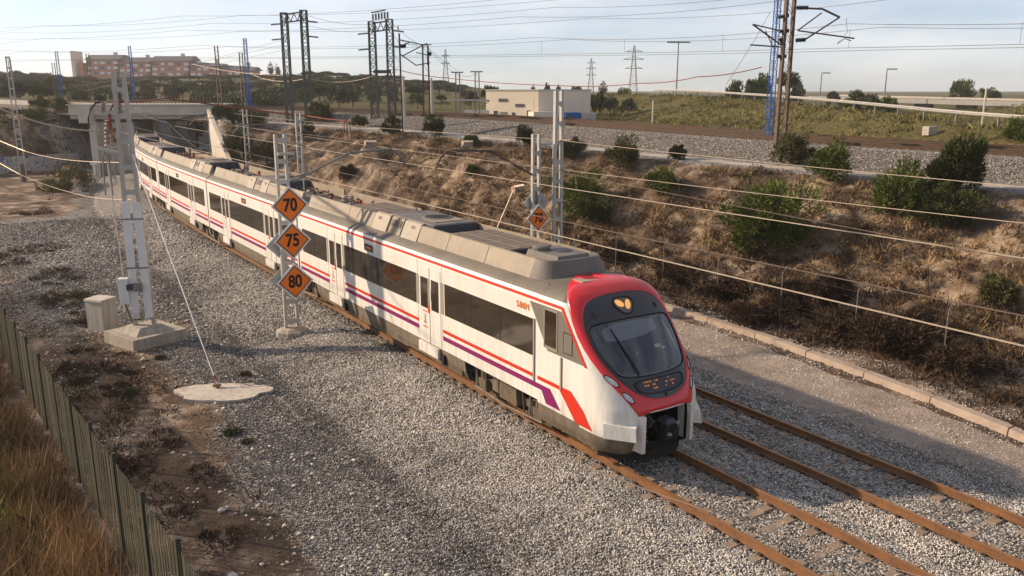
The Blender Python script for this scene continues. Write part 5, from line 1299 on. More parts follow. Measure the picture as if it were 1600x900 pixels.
def plant(name, label, cat, x, y, z, r, h, m, n, leaf, clumps=26, trunk=None, group=None, asp=2.2, flat=0., irregular=.3, trunk_r=None, z_off=None):
    root = empty(name, Vector((x, y, z)), label, cat, group); zc = h if z_off is None else z_off
    P, N, ci, c = crown_pts(n, r, h, clumps, irregular, flat=flat); base = np.array([x, y, z + zc])
    V = leaves(P + base, N, leaf, asp); cl = rng.uniform(-.18, .18, len(c)); rn = np.clip(rng.normal(.45, .2, n) + cl[ci], 0, 1)
    npmesh('crown', V, np.arange(3 * n).reshape(-1, 3), rn, m, root)
    tr = trunk_r or r * .07; b = MB(); top = Vector((x, y, z + zc + h * .2)); b.tube([(x, y, z - .3), (x + r * .05, y, z + zc * .5), top], [tr, tr * .75, tr * .4], 'trunk', 7)
    for k in range(7):
        q = c[k % len(c)]; b.tube([(x, y, z + zc * (.35 + .06 * k)), (x + q[0] * .5, y + q[1] * .5, z + zc + q[2] * .4), (x + q[0] * .9, y + q[1] * .9, z + zc + q[2] * .9)], [tr * .5, tr * .3, tr * .1], 'trunk', 5)
    if leaf < .3:
        for k in range(26):
            v = rng.normal(size=3); v[2] = abs(v[2]) + .3; v /= np.linalg.norm(v); q = Vector((v[0] * r, v[1] * r, v[2] * h)); o_ = Vector((x, y, z + zc * .6)); b.tube([o_, o_ + q * .7 + Vector((0, 0, .04)), o_ + q * random.uniform(1.0, 1.35)], [.018, .012, .005], 'trunk', 4)
    b.build('trunk', root); return root
def at_bush(px, py, rpx, label, m='leaf_dark', asp=2.6, n=2600, tall=1.0, name='bush', cat='bush', group='bushes on the cutting slope', leafk=.14, irregular=.42, wide=1.12):
    n = int(n * 2.0); rpx *= 1.12
    """bush whose middle is seen at px, py with half-height rpx; it stands on the slope"""
    x, y = hit(px, py + rpx * .85 * tall); z = gz(x, y); k = y / F * 1.03; r = rpx * k
    return plant(name, label, cat, x, y + r * .3, z - .05, r * wide, r * tall * 1.05, m, n, leafk * math.sqrt(r), 30, None, group, asp, irregular=irregular, z_off=r * tall * .80)
for a in (
 (500, 176, 17, 'dense green bush at the top of the slope beside the open portal', 'leaf_olive'), (612, 198, 14, 'small round dark bush below the brown mast with the switch portal behind', 'leaf_dark'), (679, 197, 15, 'small round dark bush on the white path below the second brown mast', 'leaf_dark'),
 (819, 212, 16, 'round dark bush just left of the taller right post', 'leaf_dark'), (890, 232, 19, 'round dark bush just right of the taller right post', 'leaf_dark'), (978, 245, 25, 'loose olive bush high on the slope, right of centre', 'leaf_olive'), (1060, 238, 12, 'small dark bush at the path edge left of the brown mast', 'leaf_dark'),
 (1240, 233, 26, 'rounded dark olive bush right at the foot of the brown mast', 'leaf_olive'), (1298, 254, 34, 'bright green pine bush right of the brown mast', 'leaf_green'), (905, 308, 40, 'bright green bush on mid slope right of the taller post', 'leaf_green'), (935, 330, 25, 'dark bush half behind the bright green one on mid slope', 'leaf_dark'),
 (1030, 290, 24, 'small fresh green bush between the upper wires on the slope', 'leaf_green'), (1410, 305, 46, 'wide dark green bush in front of the big pine at right', 'leaf_green'), (330, 182, 17, 'dark green bush on top of the wing wall beside the bridge', 'leaf_green'), (362, 182, 22, 'dark bush right of the bridge railing', 'leaf_dark'),
 (398, 185, 18, 'olive bush beside the white patch of bare slope near the bridge', 'leaf_olive'), (378, 228, 26, 'wide dark bush low on the slope right of the wing wall', 'leaf_olive'), (415, 240, 20, 'dark bush beside the sign mast low on the slope', 'leaf_olive'), (475, 206, 13, 'small olive bush left of the cable ends', 'leaf_olive'),
 (560, 190, 10, 'tiny olive bush right of the hanging cable ends', 'leaf_olive'), (740, 268, 9, 'tiny bright green plant between the two cantilever arms', 'leaf_green'), (738, 222, 11, 'small green bush above the right cantilever insulator', 'leaf_green'), (545, 270, 13, 'low brown bush under the sign mast cantilever', 'leaf_brown'),
 (1565, 460, 28, 'dark rounded bush low on the slope at the right edge', 'leaf_olive'), (96, 168, 14, 'dark green bush at the bridge end on the left bank', 'leaf_green'), (60, 160, 12, 'olive bush on the left bank crest', 'leaf_olive'), (52, 180, 14, 'bright bush on the left bank below the parapet wall', 'leaf_green')):
    at_bush(*a)
at_bush(1212, 338, 62, 'large bright green pine bush in the middle of the right slope', 'leaf_green', n=6000, leafk=.13)
at_bush(1500, 268, 52, 'tall ragged dark pine tree on the right slope, wires crossing it', 'leaf_dark', n=7000, leafk=.14, irregular=.55, name='pine_tree', cat='tree', group=None, wide=.85)
at_bush(1475, 325, 38, 'dark spreading bush under the ragged pine at right', 'leaf_dark', n=4000, leafk=.14, wide=1.5)
at_bush(1590, 205, 18, 'green bush beyond the upper track at the right edge', 'leaf_green')
for (px, py, r_, lab) in ((1330, 505, 42, 'dark scrub bush behind the third wire fence post from the right edge'), (1415, 520, 50, 'largest dark reddish scrub bush, between two wire fence posts at right'), (1240, 470, 36, 'dark scrub bush behind the wire fence right of the train nose'), (1130, 450, 30, 'dark scrub bush behind the fence just right of the cab roof'), (1500, 560, 36, 'dark scrub bush nearest the right edge along the wire fence'), (1165, 490, 22, 'small dark scrub bush close to the kerb right of the cab'), (1060, 430, 26, 'dark scrub bush seen just above the red nose'), (970, 400, 24, 'dark scrub bush over the roof screen of the leading car'), (1300, 455, 26, 'small dark scrub bush higher up behind the fence')):
    at_bush(px, py, r_, lab, 'scrub', 4.5, 3800, .8, 'scrub_bush', 'bush', 'scrub bushes behind the wire fence', .17, .5, 1.5)
# dry tufts on the slopes, dense scrub by the fence
def domes(x, y, r, n, leaf, name, label, m, squash=.6):
    z = ground(x, y); k = len(x); R_ = np.repeat(r, n); g = rng.normal(size=(k * n, 3)); g[:, 2] = np.abs(g[:, 2]); g /= np.linalg.norm(g, axis=1)[:, None]
    lob = 1 + .25 * np.sin(g[:, 0] * 5 + np.repeat(rng.uniform(0, 6, k), n)) * np.cos(g[:, 1] * 4); P = g * (R_ * rng.uniform(.45, 1, k * n) ** .5 * lob)[:, None]; P[:, 2] *= squash; P += np.repeat(np.stack([x, y, z - .03], 1), n, 0)
    V = leaves(P, g + np.array([0, 0, .5]) + rng.normal(size=g.shape) * .4, leaf, 3.4); rn = np.clip(np.repeat(rng.uniform(.15, .75, k), n) + rng.normal(0, .16, k * n), 0, 1)
    o = npmesh(name, V, np.arange(3 * k * n).reshape(-1, 3), rn, m); tag(o, label, 'scrub', kind='stuff')
def tufts(x, y, n, hgt, spread, asp, lean=.5):
    z = ground(x, y); k = len(x); P = np.repeat(np.stack([x, y, z - .02], 1), n, 0) + np.concatenate([rng.normal(size=(k * n, 2)) * np.repeat(spread, n)[:, None] * .5, np.zeros((k * n, 1))], 1)
    N = np.concatenate([rng.normal(size=(k * n, 2)) * lean, np.ones((k * n, 1))], 1); L = np.repeat(hgt, n)
    n2 = len(P); N /= np.linalg.norm(N, axis=1)[:, None]; q = rng.normal(size=(n2, 3)); A = np.cross(N, q); A /= np.linalg.norm(A, axis=1)[:, None]
    L = (L * rng.uniform(.5, 1.2, n2))[:, None]; W = L / asp
    return np.stack([P - A * W * .5, P + A * W * .5, P + N * L], 1).reshape(-1, 3)
def scatter(n, x0, x1, y0, y1, cond):
    x = rng.uniform(x0, x1, n); y = rng.uniform(y0, y1, n); h, s, off, e, kerb, q, nz, lump, er, ir = ground(x, y, True)
    m = cond(x, y, h, s, off, e, kerb, q, lump) & (np.abs(x) < .65 * y + 2); return x[m], y[m]
def stuff(name, label, cat, sets, m):
    V = np.concatenate(sets); npm = npmesh(name, V, np.arange(len(V)).reshape(-1, 3), np.clip(.45 + .75 * fbm(V[::3, 0] * .7, V[::3, 1] * .7, 3) + rng.normal(0, .15, len(V) // 3), 0, 1), m); tag(npm, label, cat, kind='stuff'); return npm
on_slope = lambda x, y, h, s, off, e, kerb, q, lump: (off > 15) & (e > 7.5) & (h > -.3)
x, y = scatter(90000, -30, 40, 14, 95, lambda *a: on_slope(*a) & (fbm(a[0] * .5, a[1] * .5, 3) + rng.random(len(a[0])) * .5 > .18))
stuff('dry_grass', 'dry brown tufts covering the embankment slope', 'grass', [tufts(x, y, 11, rng.uniform(.14, .42, len(x)), rng.uniform(.15, .4, len(x)), 7., .7)], 'leaf_dry')
x, y = scatter(9000, -30, 40, 14, 95, lambda *a: on_slope(*a) & (fbm(a[0] * .35 + 9, a[1] * .35, 3) > .02))
stuff('low_scrub', 'low dark brown scrub patches on the embankment slope', 'scrub', [tufts(x, y, 16, rng.uniform(.2, .55, len(x)), rng.uniform(.3, .6, len(x)), 8., .8)], 'leaf_brown')
x, y = scatter(9000, -30, 40, 14, 95, lambda *a: on_slope(*a) & (fbm(a[0] * .3 + 4, a[1] * .3, 3) > -.12)); domes(x, y, rng.uniform(.2, .62, len(x)), 90, .13, 'slope_shrublets', 'small rounded dry brown shrubs dotted over the embankment slope', 'leaf_brown')
x, y = scatter(6000, -30, 40, 14, 95, lambda *a: on_slope(*a) & (fbm(a[0] * .3 + 14, a[1] * .3, 3) > -.05)); domes(x, y, rng.uniform(.15, .5, len(x)), 80, .12, 'grass_mounds', 'small pale dry grass mounds on the embankment slope', 'leaf_dry', .5)
x, y = scatter(1500, -5, 34, 12, 70, lambda x, y, h, s, off, e, kerb, q, lump: (off > 13.2) & (h < 1.3) & (e > 8) & (off < 20)); domes(x, y, rng.uniform(.25, .7, len(x)), 150, .15, 'verge_shrubs', 'dark twiggy shrubs massed along the wire fence', 'scrub', .8)
x, y = scatter(1500, -90, -28, 60, 130, lambda x, y, h, s, off, e, kerb, q, lump: (off < -4) & (e > 5) & (h > -.3)); domes(x, y, rng.uniform(.3, .9, len(x)), 90, .25, 'bank_shrublets', 'rounded brown and olive shrubs on the bank left of the bridge', 'leaf_olive')
x, y = scatter(2400, -40, -3, 14, 75, lambda x, y, h, s, off, e, kerb, q, lump: (q < -.4) & (off < -7.8) & (fbm(x * .22 + 2, y * .22, 4) + np.where(off < -12, .25, 0) - .12 * (s > 38) > .04) & (np.hypot(x + 13.7, y - 30) > 1.8)); domes(x, y, rng.uniform(.15, .5, len(x)), 160, .10, 'yard_shrublets', 'low dark brown shrublets spread over the dirt yard', 'scrub', .55)
x, y = scatter(12000, -5, 34, 12, 70, lambda x, y, h, s, off, e, kerb, q, lump: (off > kerb + .5) & (h < .9) & (e > 8) & (fbm(x * .4, y * .4, 3) + (off > 14) * .3 > .0))
stuff('verge_scrub', 'dark tangled scrub and weeds along the wire fence', 'scrub', [tufts(x, y, 16, rng.uniform(.15, .5, len(x)), rng.uniform(.3, .6, len(x)), 8., .8)], 'scrub')
x, y = scatter(5000, -30, 36, 14, 95, lambda *a: on_slope(*a) & (fbm(a[0] * .25 + 3, a[1] * .25, 3) > .16))
stuff('green_weeds', 'small green weeds scattered over the embankment slope', 'weeds', [tufts(x, y, 14, rng.uniform(.12, .4, len(x)), rng.uniform(.2, .5, len(x)), 5., .8)], 'weed')
# left bank beyond the gravel
x, y = scatter(14000, -90, -30, 60, 130, lambda x, y, h, s, off, e, kerb, q, lump: (off < -4) & (e > 5) & (h > -.4) & (fbm(x * .2, y * .2, 3) > -.15))
stuff('bank_scrub', 'mixed green and brown scrub on the bank left of the bridge', 'scrub', [tufts(x, y, 14, rng.uniform(.3, .9, len(x)), rng.uniform(.4, .9, len(x)), 5., .8)], 'leaf_olive')
x, y = scatter(22000, 0, 70, 50, 150, lambda x, y, h, s, off, e, kerb, q, lump: (e < -12) & (fbm(x * .15, y * .15, 3) > -.1))
stuff('field_grass', 'mottled green and straw coloured grass on the slope beyond the upper tracks', 'grass', [tufts(x, y, 9, rng.uniform(.15, .5, len(x)), rng.uniform(.5, 1.1, len(x)), 3.5, 1.0)], 'field')
x, y = scatter(700, 0, 75, 55, 150, lambda x, y, h, s, off, e, kerb, q, lump: (e < -13)); domes(x, y, rng.uniform(.2, .8, len(x)), 60, .22, 'field_shrublets', 'small brown and olive shrubs on the slope beyond the upper tracks', 'leaf_olive')
# foreground brush behind the green fence
x, y = scatter(26000, -22, -2, 8.5, 34, lambda x, y, h, s, off, e, kerb, q, lump: (q > .35) & (q < 12) & (fbm(x * .6, y * .6, 3) > -.2) & ~((q > 1.6) & (fbm(x * .28 + 5, y * .28, 3) > -.02)))
stuff('tall_dry_brush', 'tall dry reddish brush behind the green fence', 'brush', [tufts(x, y, 15, np.clip(rng.normal(.62, .22, len(x)), .2, 1.2), rng.uniform(.2, .45, len(x)), 34., .42)], 'dry_fore')
x, y = scatter(700, -24, -2, 8.5, 36, lambda x, y, h, s, off, e, kerb, q, lump: (q > .5) & (q < 13) & (fbm(x * .5 + 8, y * .5, 3) > -.05)); domes(x, y, rng.uniform(.25, .7, len(x)), 700, .11, 'dry_shrubs', 'twiggy brown shrubs among the brush at the lower left', 'leaf_brown', .85)
x, y = scatter(16000, -22, -2, 8.5, 34, lambda x, y, h, s, off, e, kerb, q, lump: (q > 1.2) & (q < 12) & (fbm(x * .28 + 5, y * .28, 3) > -.06))
stuff('green_grass', 'yellow green grass among the dry brush at the lower left', 'grass', [tufts(x, y, 14, rng.uniform(.3, .75, len(x)), rng.uniform(.2, .4, len(x)), 14., .6)], 'yellowgreen')
# scrub on the yard between the fence and the gravel
x, y = scatter(16000, -40, -3, 14, 75, lambda x, y, h, s, off, e, kerb, q, lump: (q < -.4) & (off < -7.2) & (fbm(x * .22 + 2, y * .22, 4) + np.where(off < -12, .25, 0) - np.where((off > -9), .25, 0) - .12 * (s > 38) > .10) & (np.hypot(x + 13.7, y - 30) > 1.8))
stuff('yard_scrub', 'low dark brown scrub spreading over the dirt yard', 'scrub', [tufts(x, y, 18, rng.uniform(.10, .42, len(x)), rng.uniform(.25, .5, len(x)), 9., .9)], 'scrub')
x, y = scatter(2600, -40, -3, 14, 75, lambda x, y, h, s, off, e, kerb, q, lump: (q < -.3) & (off < -6.0) & (fbm(x * .5 + 21, y * .5, 3) > .20))
stuff('yard_weeds', 'small green weeds growing on the dirt yard', 'weeds', [tufts(x, y, 26, rng.uniform(.06, .22, len(x)), rng.uniform(.2, .45, len(x)), 4., .9)], 'weed')
for (px, py, rr, lab) in ((362, 676, 14, 'green weed clump on the gravel edge below the concrete slab'), (385, 692, 9, 'second green weed clump on the gravel edge below the concrete slab'), (383, 585, 9, 'small brown weed just above the concrete slab'), (200, 615, 16, 'green weed clump in the soil left of the concrete slab'), (120, 462, 20, 'brown green shrub on the gravel left of the tall pole'), (78, 470, 26, 'wide brown shrub left of the cabinet'), (250, 560, 9, 'green weeds at the front edge of the pole footing'), (130, 500, 22, 'brown shrub just left of the cabinet')):
    at_bush(px, py, rr, lab, 'weed' if 'green' in lab else 'leaf_brown', 4, 900, .5, 'weed_clump', 'weed', None, .10)
# pebbles and rubble on the yard soil
def rubble():
    x, y = scatter(9000, -32, -2, 12, 62, lambda x, y, h, s, off, e, kerb, q, lump: (q < -.2) & (off < -4.5) & (fbm(x * .8, y * .8, 2) > -.1)); r = rng.uniform(.02, .07, len(x)) * (1 + (rng.random(len(x)) > .97) * 1.5); z = ground(x, y); n = len(x)
    base = np.array([(1, 0, 0), (-.45, .9, 0), (-.5, -.85, .05), (.1, .05, .65), (.05, -.1, -.6), (.6, .75, .2)]); tri = np.array([(0, 5, 3), (5, 1, 3), (1, 2, 3), (2, 0, 3), (0, 2, 4), (2, 1, 4), (1, 5, 4), (5, 0, 4)])
    t = rng.uniform(0, 6.28, n); B = base[None] * rng.uniform(.7, 1.3, (n, 6, 1)) * r[:, None, None]; V = B.copy(); V[:, :, 0] = B[:, :, 0] * np.cos(t)[:, None] - B[:, :, 1] * np.sin(t)[:, None] + x[:, None]; V[:, :, 1] = B[:, :, 0] * np.sin(t)[:, None] + B[:, :, 1] * np.cos(t)[:, None] + y[:, None]; V[:, :, 2] += (z + r * .2)[:, None]
    o = npmesh('rubble', V.reshape(-1, 3), (tri[None] + 6 * np.arange(n)[:, None, None]).reshape(-1, 3), np.repeat(rng.uniform(.4, 1, n), 8), 'stone'); tag(o, 'scattered pale rubble on the dirt yard', 'rubble', kind='stuff')
rubble()

# ------------------------------------------------------------------ trees beyond the upper line
protos = {}
def far_tree(kind, x, y, h, label, group, r=None):
    key = (kind, random.randint(0, 2))
    mm, flat, n, leaf, irr = {'oak': ('leaf_far', .1, 2200, .62, .3), 'pine': ('leaf_dark', .45, 2200, .55, .3), 'cypress': ('leaf_dark', 0, 1500, .5, .2), 'bare': ('leaf_grey', 0, 700, .5, .5), 'round': ('leaf_green', 0, 3000, .5, .2)}[kind]
    R0 = {'oak': 3.4, 'pine': 3.6, 'cypress': 1.0, 'bare': 1.6, 'round': 3.2}[kind]; H0 = {'oak': 2.9, 'pine': 2.2, 'cypress': 3.6, 'bare': 3.6, 'round': 3.0}[kind]; zo = {'oak': 3.6, 'pine': 5.0, 'cypress': 4.0, 'bare': 5.0, 'round': 3.8}[kind]
    tot = zo + H0; z = gz(x, y); k = h / tot
    if key not in protos:
        t = plant(kind_name[kind], label, 'tree', 0, 0, 0, R0, H0, mm, n, leaf, 34, None, group, 1.6, flat, irr, .22, zo); protos[key] = t
    else:
        t = copy_tree(protos[key], (0, 0, 0)); t['label'] = label
        if group: t['group'] = group
        elif 'group' in t: del t['group']
    t.location = (x, y, z); wk = (r / R0 / k) if r else 1.; t.scale = (k * wk * random.uniform(.92, 1.08), k * wk, k); t.rotation_euler = (0, 0, random.uniform(0, 6.28)); t.name = kind_name[kind]; return t
kind_name = {'oak': 'holm_oak', 'pine': 'stone_pine', 'cypress': 'cypress_tree', 'bare': 'bare_poplar', 'round': 'round_tree'}
def far_px(kind, px, top, base_py, Y, label, group=None, wpx=None):
    x = D(px, 140, Y).x; z = gz(x, Y); h = D(px, top, Y).z - z; return far_tree(kind, x, Y, max(h, 2.), label, group, wpx * Y / F if wpx else None)
WG = 'trees of the wood beyond the upper line'; rt_ = random.Random(21)
def topline(px):
    return float(np.interp(px, [-40, 0, 60, 100, 130, 165, 200, 240, 300, 340, 400, 450, 490, 560, 600, 640, 690, 720, 760], [118, 112, 114, 116, 118, 124, 118, 120, 122, 118, 120, 117, 110, 114, 118, 122, 128, 134, 140]))
for Y, step, dt in ((150, 30, 22), (190, 26, 12), (235, 22, 5), (290, 17, 0)):
    px = -30 + rt_.uniform(0, 15)
    while px < (735 if Y > 160 else 700):
        k = 'pine' if rt_.random() < .4 else 'oak'
        far_px(k, px, topline(px) + dt * (1 - .3 * (px < 100)) + rt_.uniform(-3, 4), 0, Y + rt_.uniform(-14, 14), {'pine': 'dark flat topped pine standing in the wood beyond the upper line', 'oak': 'grey green holm oak standing in the wood beyond the upper line'}[k], WG, None if Y < 200 else rt_.uniform(14, 20)); px += step * rt_.uniform(.7, 1.35)
for px, top, Y, lab in ((425, 98, 270, 'bare poplar rising over the wood left of the open portal'), (436, 101, 275, 'second bare poplar over the wood left of the open portal')): far_px('bare', px, top, 0, Y, lab, None, 5)
for px, top, Y, k, lab, w in ((833, 130, 190, 'bare', 'bare pale tree behind the flat roofed substation', 5), (855, 129, 190, 'cypress', 'small dark conifer behind the substation roof', 5), (873, 131, 190, 'cypress', 'slim dark conifer over the right part of the substation roof', 3),
  (898, 134, 170, 'oak', 'dark tree peeping over the right corner of the substation', 12), (922, 146, 118, 'oak', 'dark leafy tree right beside the substation', 11), (938, 142, 122, 'cypress', 'tall dark conifer right of the substation', 8), (955, 150, 118, 'oak', 'brownish leafy tree second right of the substation', 13), (982, 152, 120, 'oak', 'dark tree at the end of the clump right of the substation', 13), (975, 136, 180, 'round', 'round dark tree on the skyline near the pylons', 10), (942, 128, 185, 'bare', 'pale bare tree on the skyline left of the big pylon', 8),
  (1148, 124, 135, 'oak', 'brown green tree left of the blue mast', 13), (1172, 122, 140, 'oak', 'tree just behind the blue mast', 14), (1190, 114, 150, 'round', 'tallest dark tree between the blue mast and the brown mast', 17), (1228, 110, 152, 'pine', 'broad dark pine behind the brown mast', 20), (1247, 128, 150, 'oak', 'lower dark tree right of the brown mast', 12),
  (1503, 123, 210, 'round', 'round dark tree alone on the skyline at the right', 19), (1545, 136, 215, 'round', 'smaller round tree on the skyline near the right edge', 13), (1560, 143, 220, 'oak', 'low dark tree beside the two round skyline trees', 9),
  (1340, 140, 118, 'oak', 'dark green tree in the hollow before the overpass', 16), (1365, 146, 112, 'oak', 'bushy tree in the hollow in front of the overpass', 15), (1392, 149, 110, 'round', 'dark round tree at the right of the hollow', 14), (1322, 153, 112, 'round', 'low green tree at the left of the hollow', 10), (1303, 142, 170, 'oak', 'small reddish tree at the start of the overpass', 11),
  (1130, 148, 128, 'round', 'low green shrub tree left of the blue mast base', 7), (765, 134, 150, 'pine', 'flat topped dark pine behind the left end of the substation', 18), (735, 140, 150, 'oak', 'dark tree behind the switchyard', 12)): far_px(k, px, top, 0, Y, lab, None, w)
# ------------------------------------------------------------------ buildings
ap = empty('apartment_block', D(250, 130, 430), 'long red brick apartment block with grey roofs on the hill at the left', 'building')
AY = 430
def ab(px0, px1, py0, py1, dy, m, name, parent=ap, depth=14):
    a = D(px0, py0, AY); c = D(px1, py1, AY); b = MB(); b.box(((a.x + c.x) / 2, AY + dy + depth / 2, (a.z + c.z) / 2), (c.x - a.x, depth, abs(a.z - c.z)), m); return b.build(name, parent)
ab(114, 126, 80, 140, -3, 'cream', 'stair_tower', depth=9); ab(126, 136, 98, 140, -2, 'bricksun', 'end_wall', depth=10)
for i, (x0, x1, yt, yr) in enumerate(((134, 186, 93, 85), (186, 236, 97, 89), (236, 297, 95, 87), (297, 345, 103, 96), (345, 396, 110, 101))):
    w = ab(x0, x1, yt, 150, 0, 'brick', 'wall'); a = D(x0, yt, AY); c = D(x1, yr, AY); b = MB()
    b.hexa([(a.x - .6, AY - .8, a.z), (c.x + .3, AY - .8, a.z), (c.x + .3, AY + 15, a.z), (a.x - .6, AY + 15, a.z), (a.x, AY + 5, c.z), (c.x, AY + 5, c.z - (1 if i > 2 else 0)), (c.x, AY + 9, c.z - (1 if i > 2 else 0)), (a.x, AY + 9, c.z)], 'slate'); rf = b.build('roof', ap)
    b = MB(); q = D((x0 + x1) / 2 + 12, yr, AY); b.box((q.x, AY + 6, q.z + .2), (1.6, 1.4, 2.2), 'cream'); b.build('chimney', rf)
    for row, yy in enumerate((yt + 5, yt + 13, yt + 21)):
        n = 5
        for k in range(n):
            px = x0 + (k + .5) * (x1 - x0) / n; p = D(px, yy, AY); b = MB(); b.box((p.x, AY - .02, p.z), (1.7 if k % 2 else 2.4, .12, 1.2), 'signw' if (k + row) % 3 else 'slate'); b.build('window', w)
sb = empty('substation', (3, 105, 4.6), 'pale flat roofed substation building beyond the upper tracks', 'building')
C0 = Vector((3.1, 100, 0)); ld = Vector((-.87, .50, 0)); rd = Vector((.80, .60, 0)); zt_ = D(838, 141.5, 100).z
def quadbox(b, o, a, c, z0, z1, m): b.hexa([o + Vector((0, 0, z0)), o + a + Vector((0, 0, z0)), o + a + c + Vector((0, 0, z0)), o + c + Vector((0, 0, z0))] + [o + Vector((0, 0, z1)), o + a + Vector((0, 0, z1)), o + a + c + Vector((0, 0, z1)), o + c + Vector((0, 0, z1))], m)
b = MB(); quadbox(b, C0, rd * 8.2, ld * 7.2, 3.9, zt_, 'cream'); b.build('wall', sb)
b = MB(); quadbox(b, C0 - rd * .08 - ld * .08, rd * 8.36, ld * 7.36, zt_ + .002, zt_ + .14, 'concp'); b.build('parapet', sb)
nl = Vector((-ld.y, ld.x, 0)) * -1
for t, z, w, h_ in ((1.0, 5.3, .5, .9), (3.2, 5.6, .35, .35), (5.6, 5.4, .5, .7)): b = MB(); o_ = C0 + ld * t; quadbox(b, o_, ld * w, Vector((-.03, -.05, 0)), z, z + h_, 'boxd'); b.build('vent', sb)
for t, z, w, h_, mm in ((4.3, 4.0, .9, 2.0, 'galvd'), (1.9, 6.6, 1.2, .35, 'slate'), (4.2, 7.2, 1.2, .35, 'slate')): b = MB(); o_ = C0 + ld * t; quadbox(b, o_, ld * w, Vector((-.03, -.05, 0)), z, z + h_, mm); b.build('door' if h_ > 1 else 'window', sb)
b = MB(); b.tube([C0 + ld * .5 + Vector((-.1, -.15, 5.0)), C0 + ld * .5 + Vector((-.1, -.15, 7.6))], .04, 'galv'); b.build('pipe', sb)
b = MB(); quadbox(b, Vector((2.5, 98.2, 0)), Vector((4.4, 1.8, 0)), Vector((-.6, 1.4, 0)), 3.9, 6.1, 'cream'); b.build('annex', sb)
o = empty('blue_container', D(896, 186, 98), 'bright blue container standing right of the substation annex', 'container'); b = MB(); p = D(884, 180, 98); quadbox(b, Vector((p.x, 98.5, 0)), Vector((1.75, .2, 0)), Vector((-.1, 2, 0)), 3.9, 6.0, 'bluec'); b.build('container_body', o)
b = MB(); b.box((p.x + 1.25, 98.62, 5.0), (.4, .12, .8), 'boxd'); b.box((p.x + .55, 98.55, 5.4), (.7, .08, .4), 'slate'); b.build('opening', o)
b = MB(); p = D(909, 180, 98); quadbox(b, Vector((p.x, 98.7, 0)), Vector((1.75, .2, 0)), Vector((-.1, 1.8, 0)), 3.9, 5.95, 'galv'); 
o = b.build('metal_shed'); tag(o, 'small grey metal box shed right of the blue container', 'shed')
b = MB(); p = D(726, 178, 100); quadbox(b, Vector((p.x, 100, 0)), Vector((2.9, -.4, 0)), Vector((0, .4, 0)), 3.9, 6.25, 'cream'); o = b.build('yard_wall'); tag(o, 'low cream wall left of the substation building', 'wall')
# ------------------------------------------------------------------ pylons, lamps, guard rail, overpass
def pylon(px, Y, top, base_y, label, arms):
    x = D(px, 140, Y).x; z = gz(x, Y); h = D(px, top, Y).z - z; r = empty('electricity_pylon', Vector((x, Y, z)), label, 'pylon', 'electricity pylons'); w = h * .17
    post4((x, Y, z), h * .98, w, w * .12, M['galvd'], max(.10, Y / 2200), h / 9.).build('lattice_tower', r)
    for a, k in arms:
        b = MB(); zz = z + h * a; q = h * k; b.bar((x - q, Y, zz), (x + q, Y, zz), .22, .22, 'galvd'); b.bar((x - q, Y, zz), (x, Y, zz + h * .05), .15, .15, 'galvd'); b.bar((x + q, Y, zz), (x, Y, zz + h * .05), .15, .15, 'galvd')
        b.build('crossarm', r)
pylon(989, 330, 69, 150, 'tallest lattice electricity pylon on the skyline right of the substation', ((.55, .17), (.72, .20), (.86, .16)))
pylon(923, 420, 90, 145, 'second lattice electricity pylon left of the tallest one', ((.55, .14), (.72, .14), (.86, .12)))
pylon(697, 330, 76, 140, 'lattice electricity pylon behind the brown mast near the switchyard', ((.60, .12), (.80, .12)))
def lamp(px, Y, top, label, double=False):
    x = D(px, 140, Y).x; z = gz(x, Y); h = D(px, top, Y).z - z; r = empty('street_lamp', Vector((x, Y, z)), label, 'lamp post', 'street lamps along the road'); k = Y / 1300
    b = MB(); b.tube([(x, Y, z), (x, Y, z + h)], [.11 + k * .3, .07 + k * .2], 'galvd', 6); b.build('pole', r)
    for sg in ((-1, 1) if double else (1,)): b = MB(); b.box((x + sg * 1.0, Y, z + h), (2.0, .3, .22), 'galvd'); b.build('lamp_head', r)
lamp(1057, 150, 66, 'tall double headed street lamp right of the big pylon', True); lamp(1282, 200, 114, 'single street lamp right of the brown mast, further one'); lamp(1383, 170, 108, 'single street lamp standing over the hollow before the overpass')
for px, Y, tp, lab in ((1021, 90, 157, 'pale slim post on the green slope near the substation trees'), (1540, 95, 137, 'pale slim post near the right edge before the overpass')):
    x = D(px, 150, Y).x; z = gz(x, Y); b = MB(); b.tube([(x, Y, z), (x, Y, D(px, tp, Y).z)], .10, 'concp', 6); o = b.build('marker_post'); tag(o, lab, 'post')
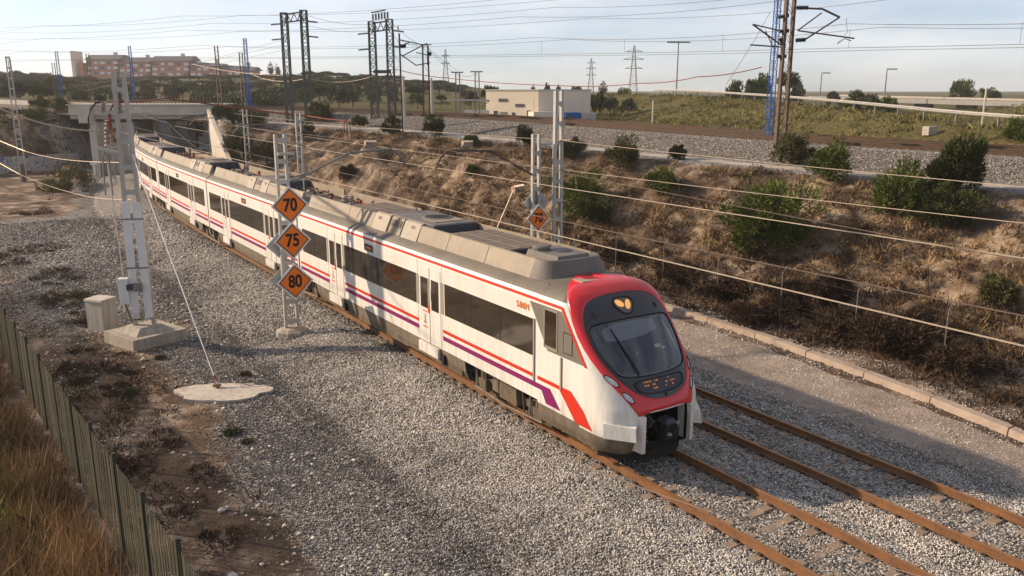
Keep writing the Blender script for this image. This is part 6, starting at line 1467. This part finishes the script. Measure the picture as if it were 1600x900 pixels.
def RP(l, off, dz): return curve_at(RD, RDL, l, off, dz)
gr_ = empty('guard_rail', RP(40, 0, 0), 'long pale metal guard rail along the road above the green slope', 'guard rail')
P = []
for l in np.arange(6, 125, 2.): P.append([tuple(RP(l, -.04, .50)), tuple(RP(l, -.10, .57)), tuple(RP(l, -.04, .62)), tuple(RP(l, -.10, .68)), tuple(RP(l, -.04, .76)), tuple(RP(l, .0, .6)), tuple(RP(l, -.04, .50))])
b = MB(); b.grid(P, 'galv'); b.build('rail_beam', gr_)
for l in np.arange(6, 125, 4.): b = MB(); p = RP(l, .06, .3); b.box(tuple(p), (.12, .12, .95), 'galvd'); b.build('rail_post', gr_)
ov = empty('road_overpass', D(1450, 165, 175), 'long low concrete road overpass in the distance at the right', 'bridge')
a_, c_ = D(1285, 153, 200), D(1640, 163, 150); b = MB(); b.bar(a_, c_, 9, .9, 'galvd'); b.build('deck', ov)
b = MB(); off_ = Vector((-.15, -4.6, .65)); b.bar(a_ + off_, c_ + off_, .25, .35, 'conc'); b.build('parapet', ov)
for t in (.12, .33, .52, .70, .86): p = a_.lerp(c_, t); b = MB(); b.box((p.x, p.y, (p.z + 3) / 2), (1.0, 6, max(1, p.z - 3.2)), 'concp'); b.build('pier', ov)
b = MB(); x, y = hit(1452, 212); b.box((x, y, gz(x, y) + .3), (.75, .6, .6), 'conc', .3); o = b.build('concrete_box'); tag(o, 'small pale concrete box beyond the upper track at the right', 'box')

# ------------------------------------------------------------------ air
hm = bpy.data.materials.new('haze'); hm.use_nodes = True; N_ = hm.node_tree.nodes; N_.remove(N_['Principled BSDF'])
pv = N_.new('ShaderNodeVolumePrincipled'); pv.inputs['Color'].default_value = (.90, .92, .95, 1); pv.inputs['Density'].default_value = .0003; pv.inputs['Anisotropy'].default_value = .3
hm.node_tree.links.new(pv.outputs[0], N_['Material Output'].inputs['Volume'])
M['haze'] = hm; b = MB(); b.box((0, 0, 18.5), (3900, 3900, 47), 'haze'); tag(b.build('haze'), 'thin bluish haze over the whole place', 'haze', kind='stuff')
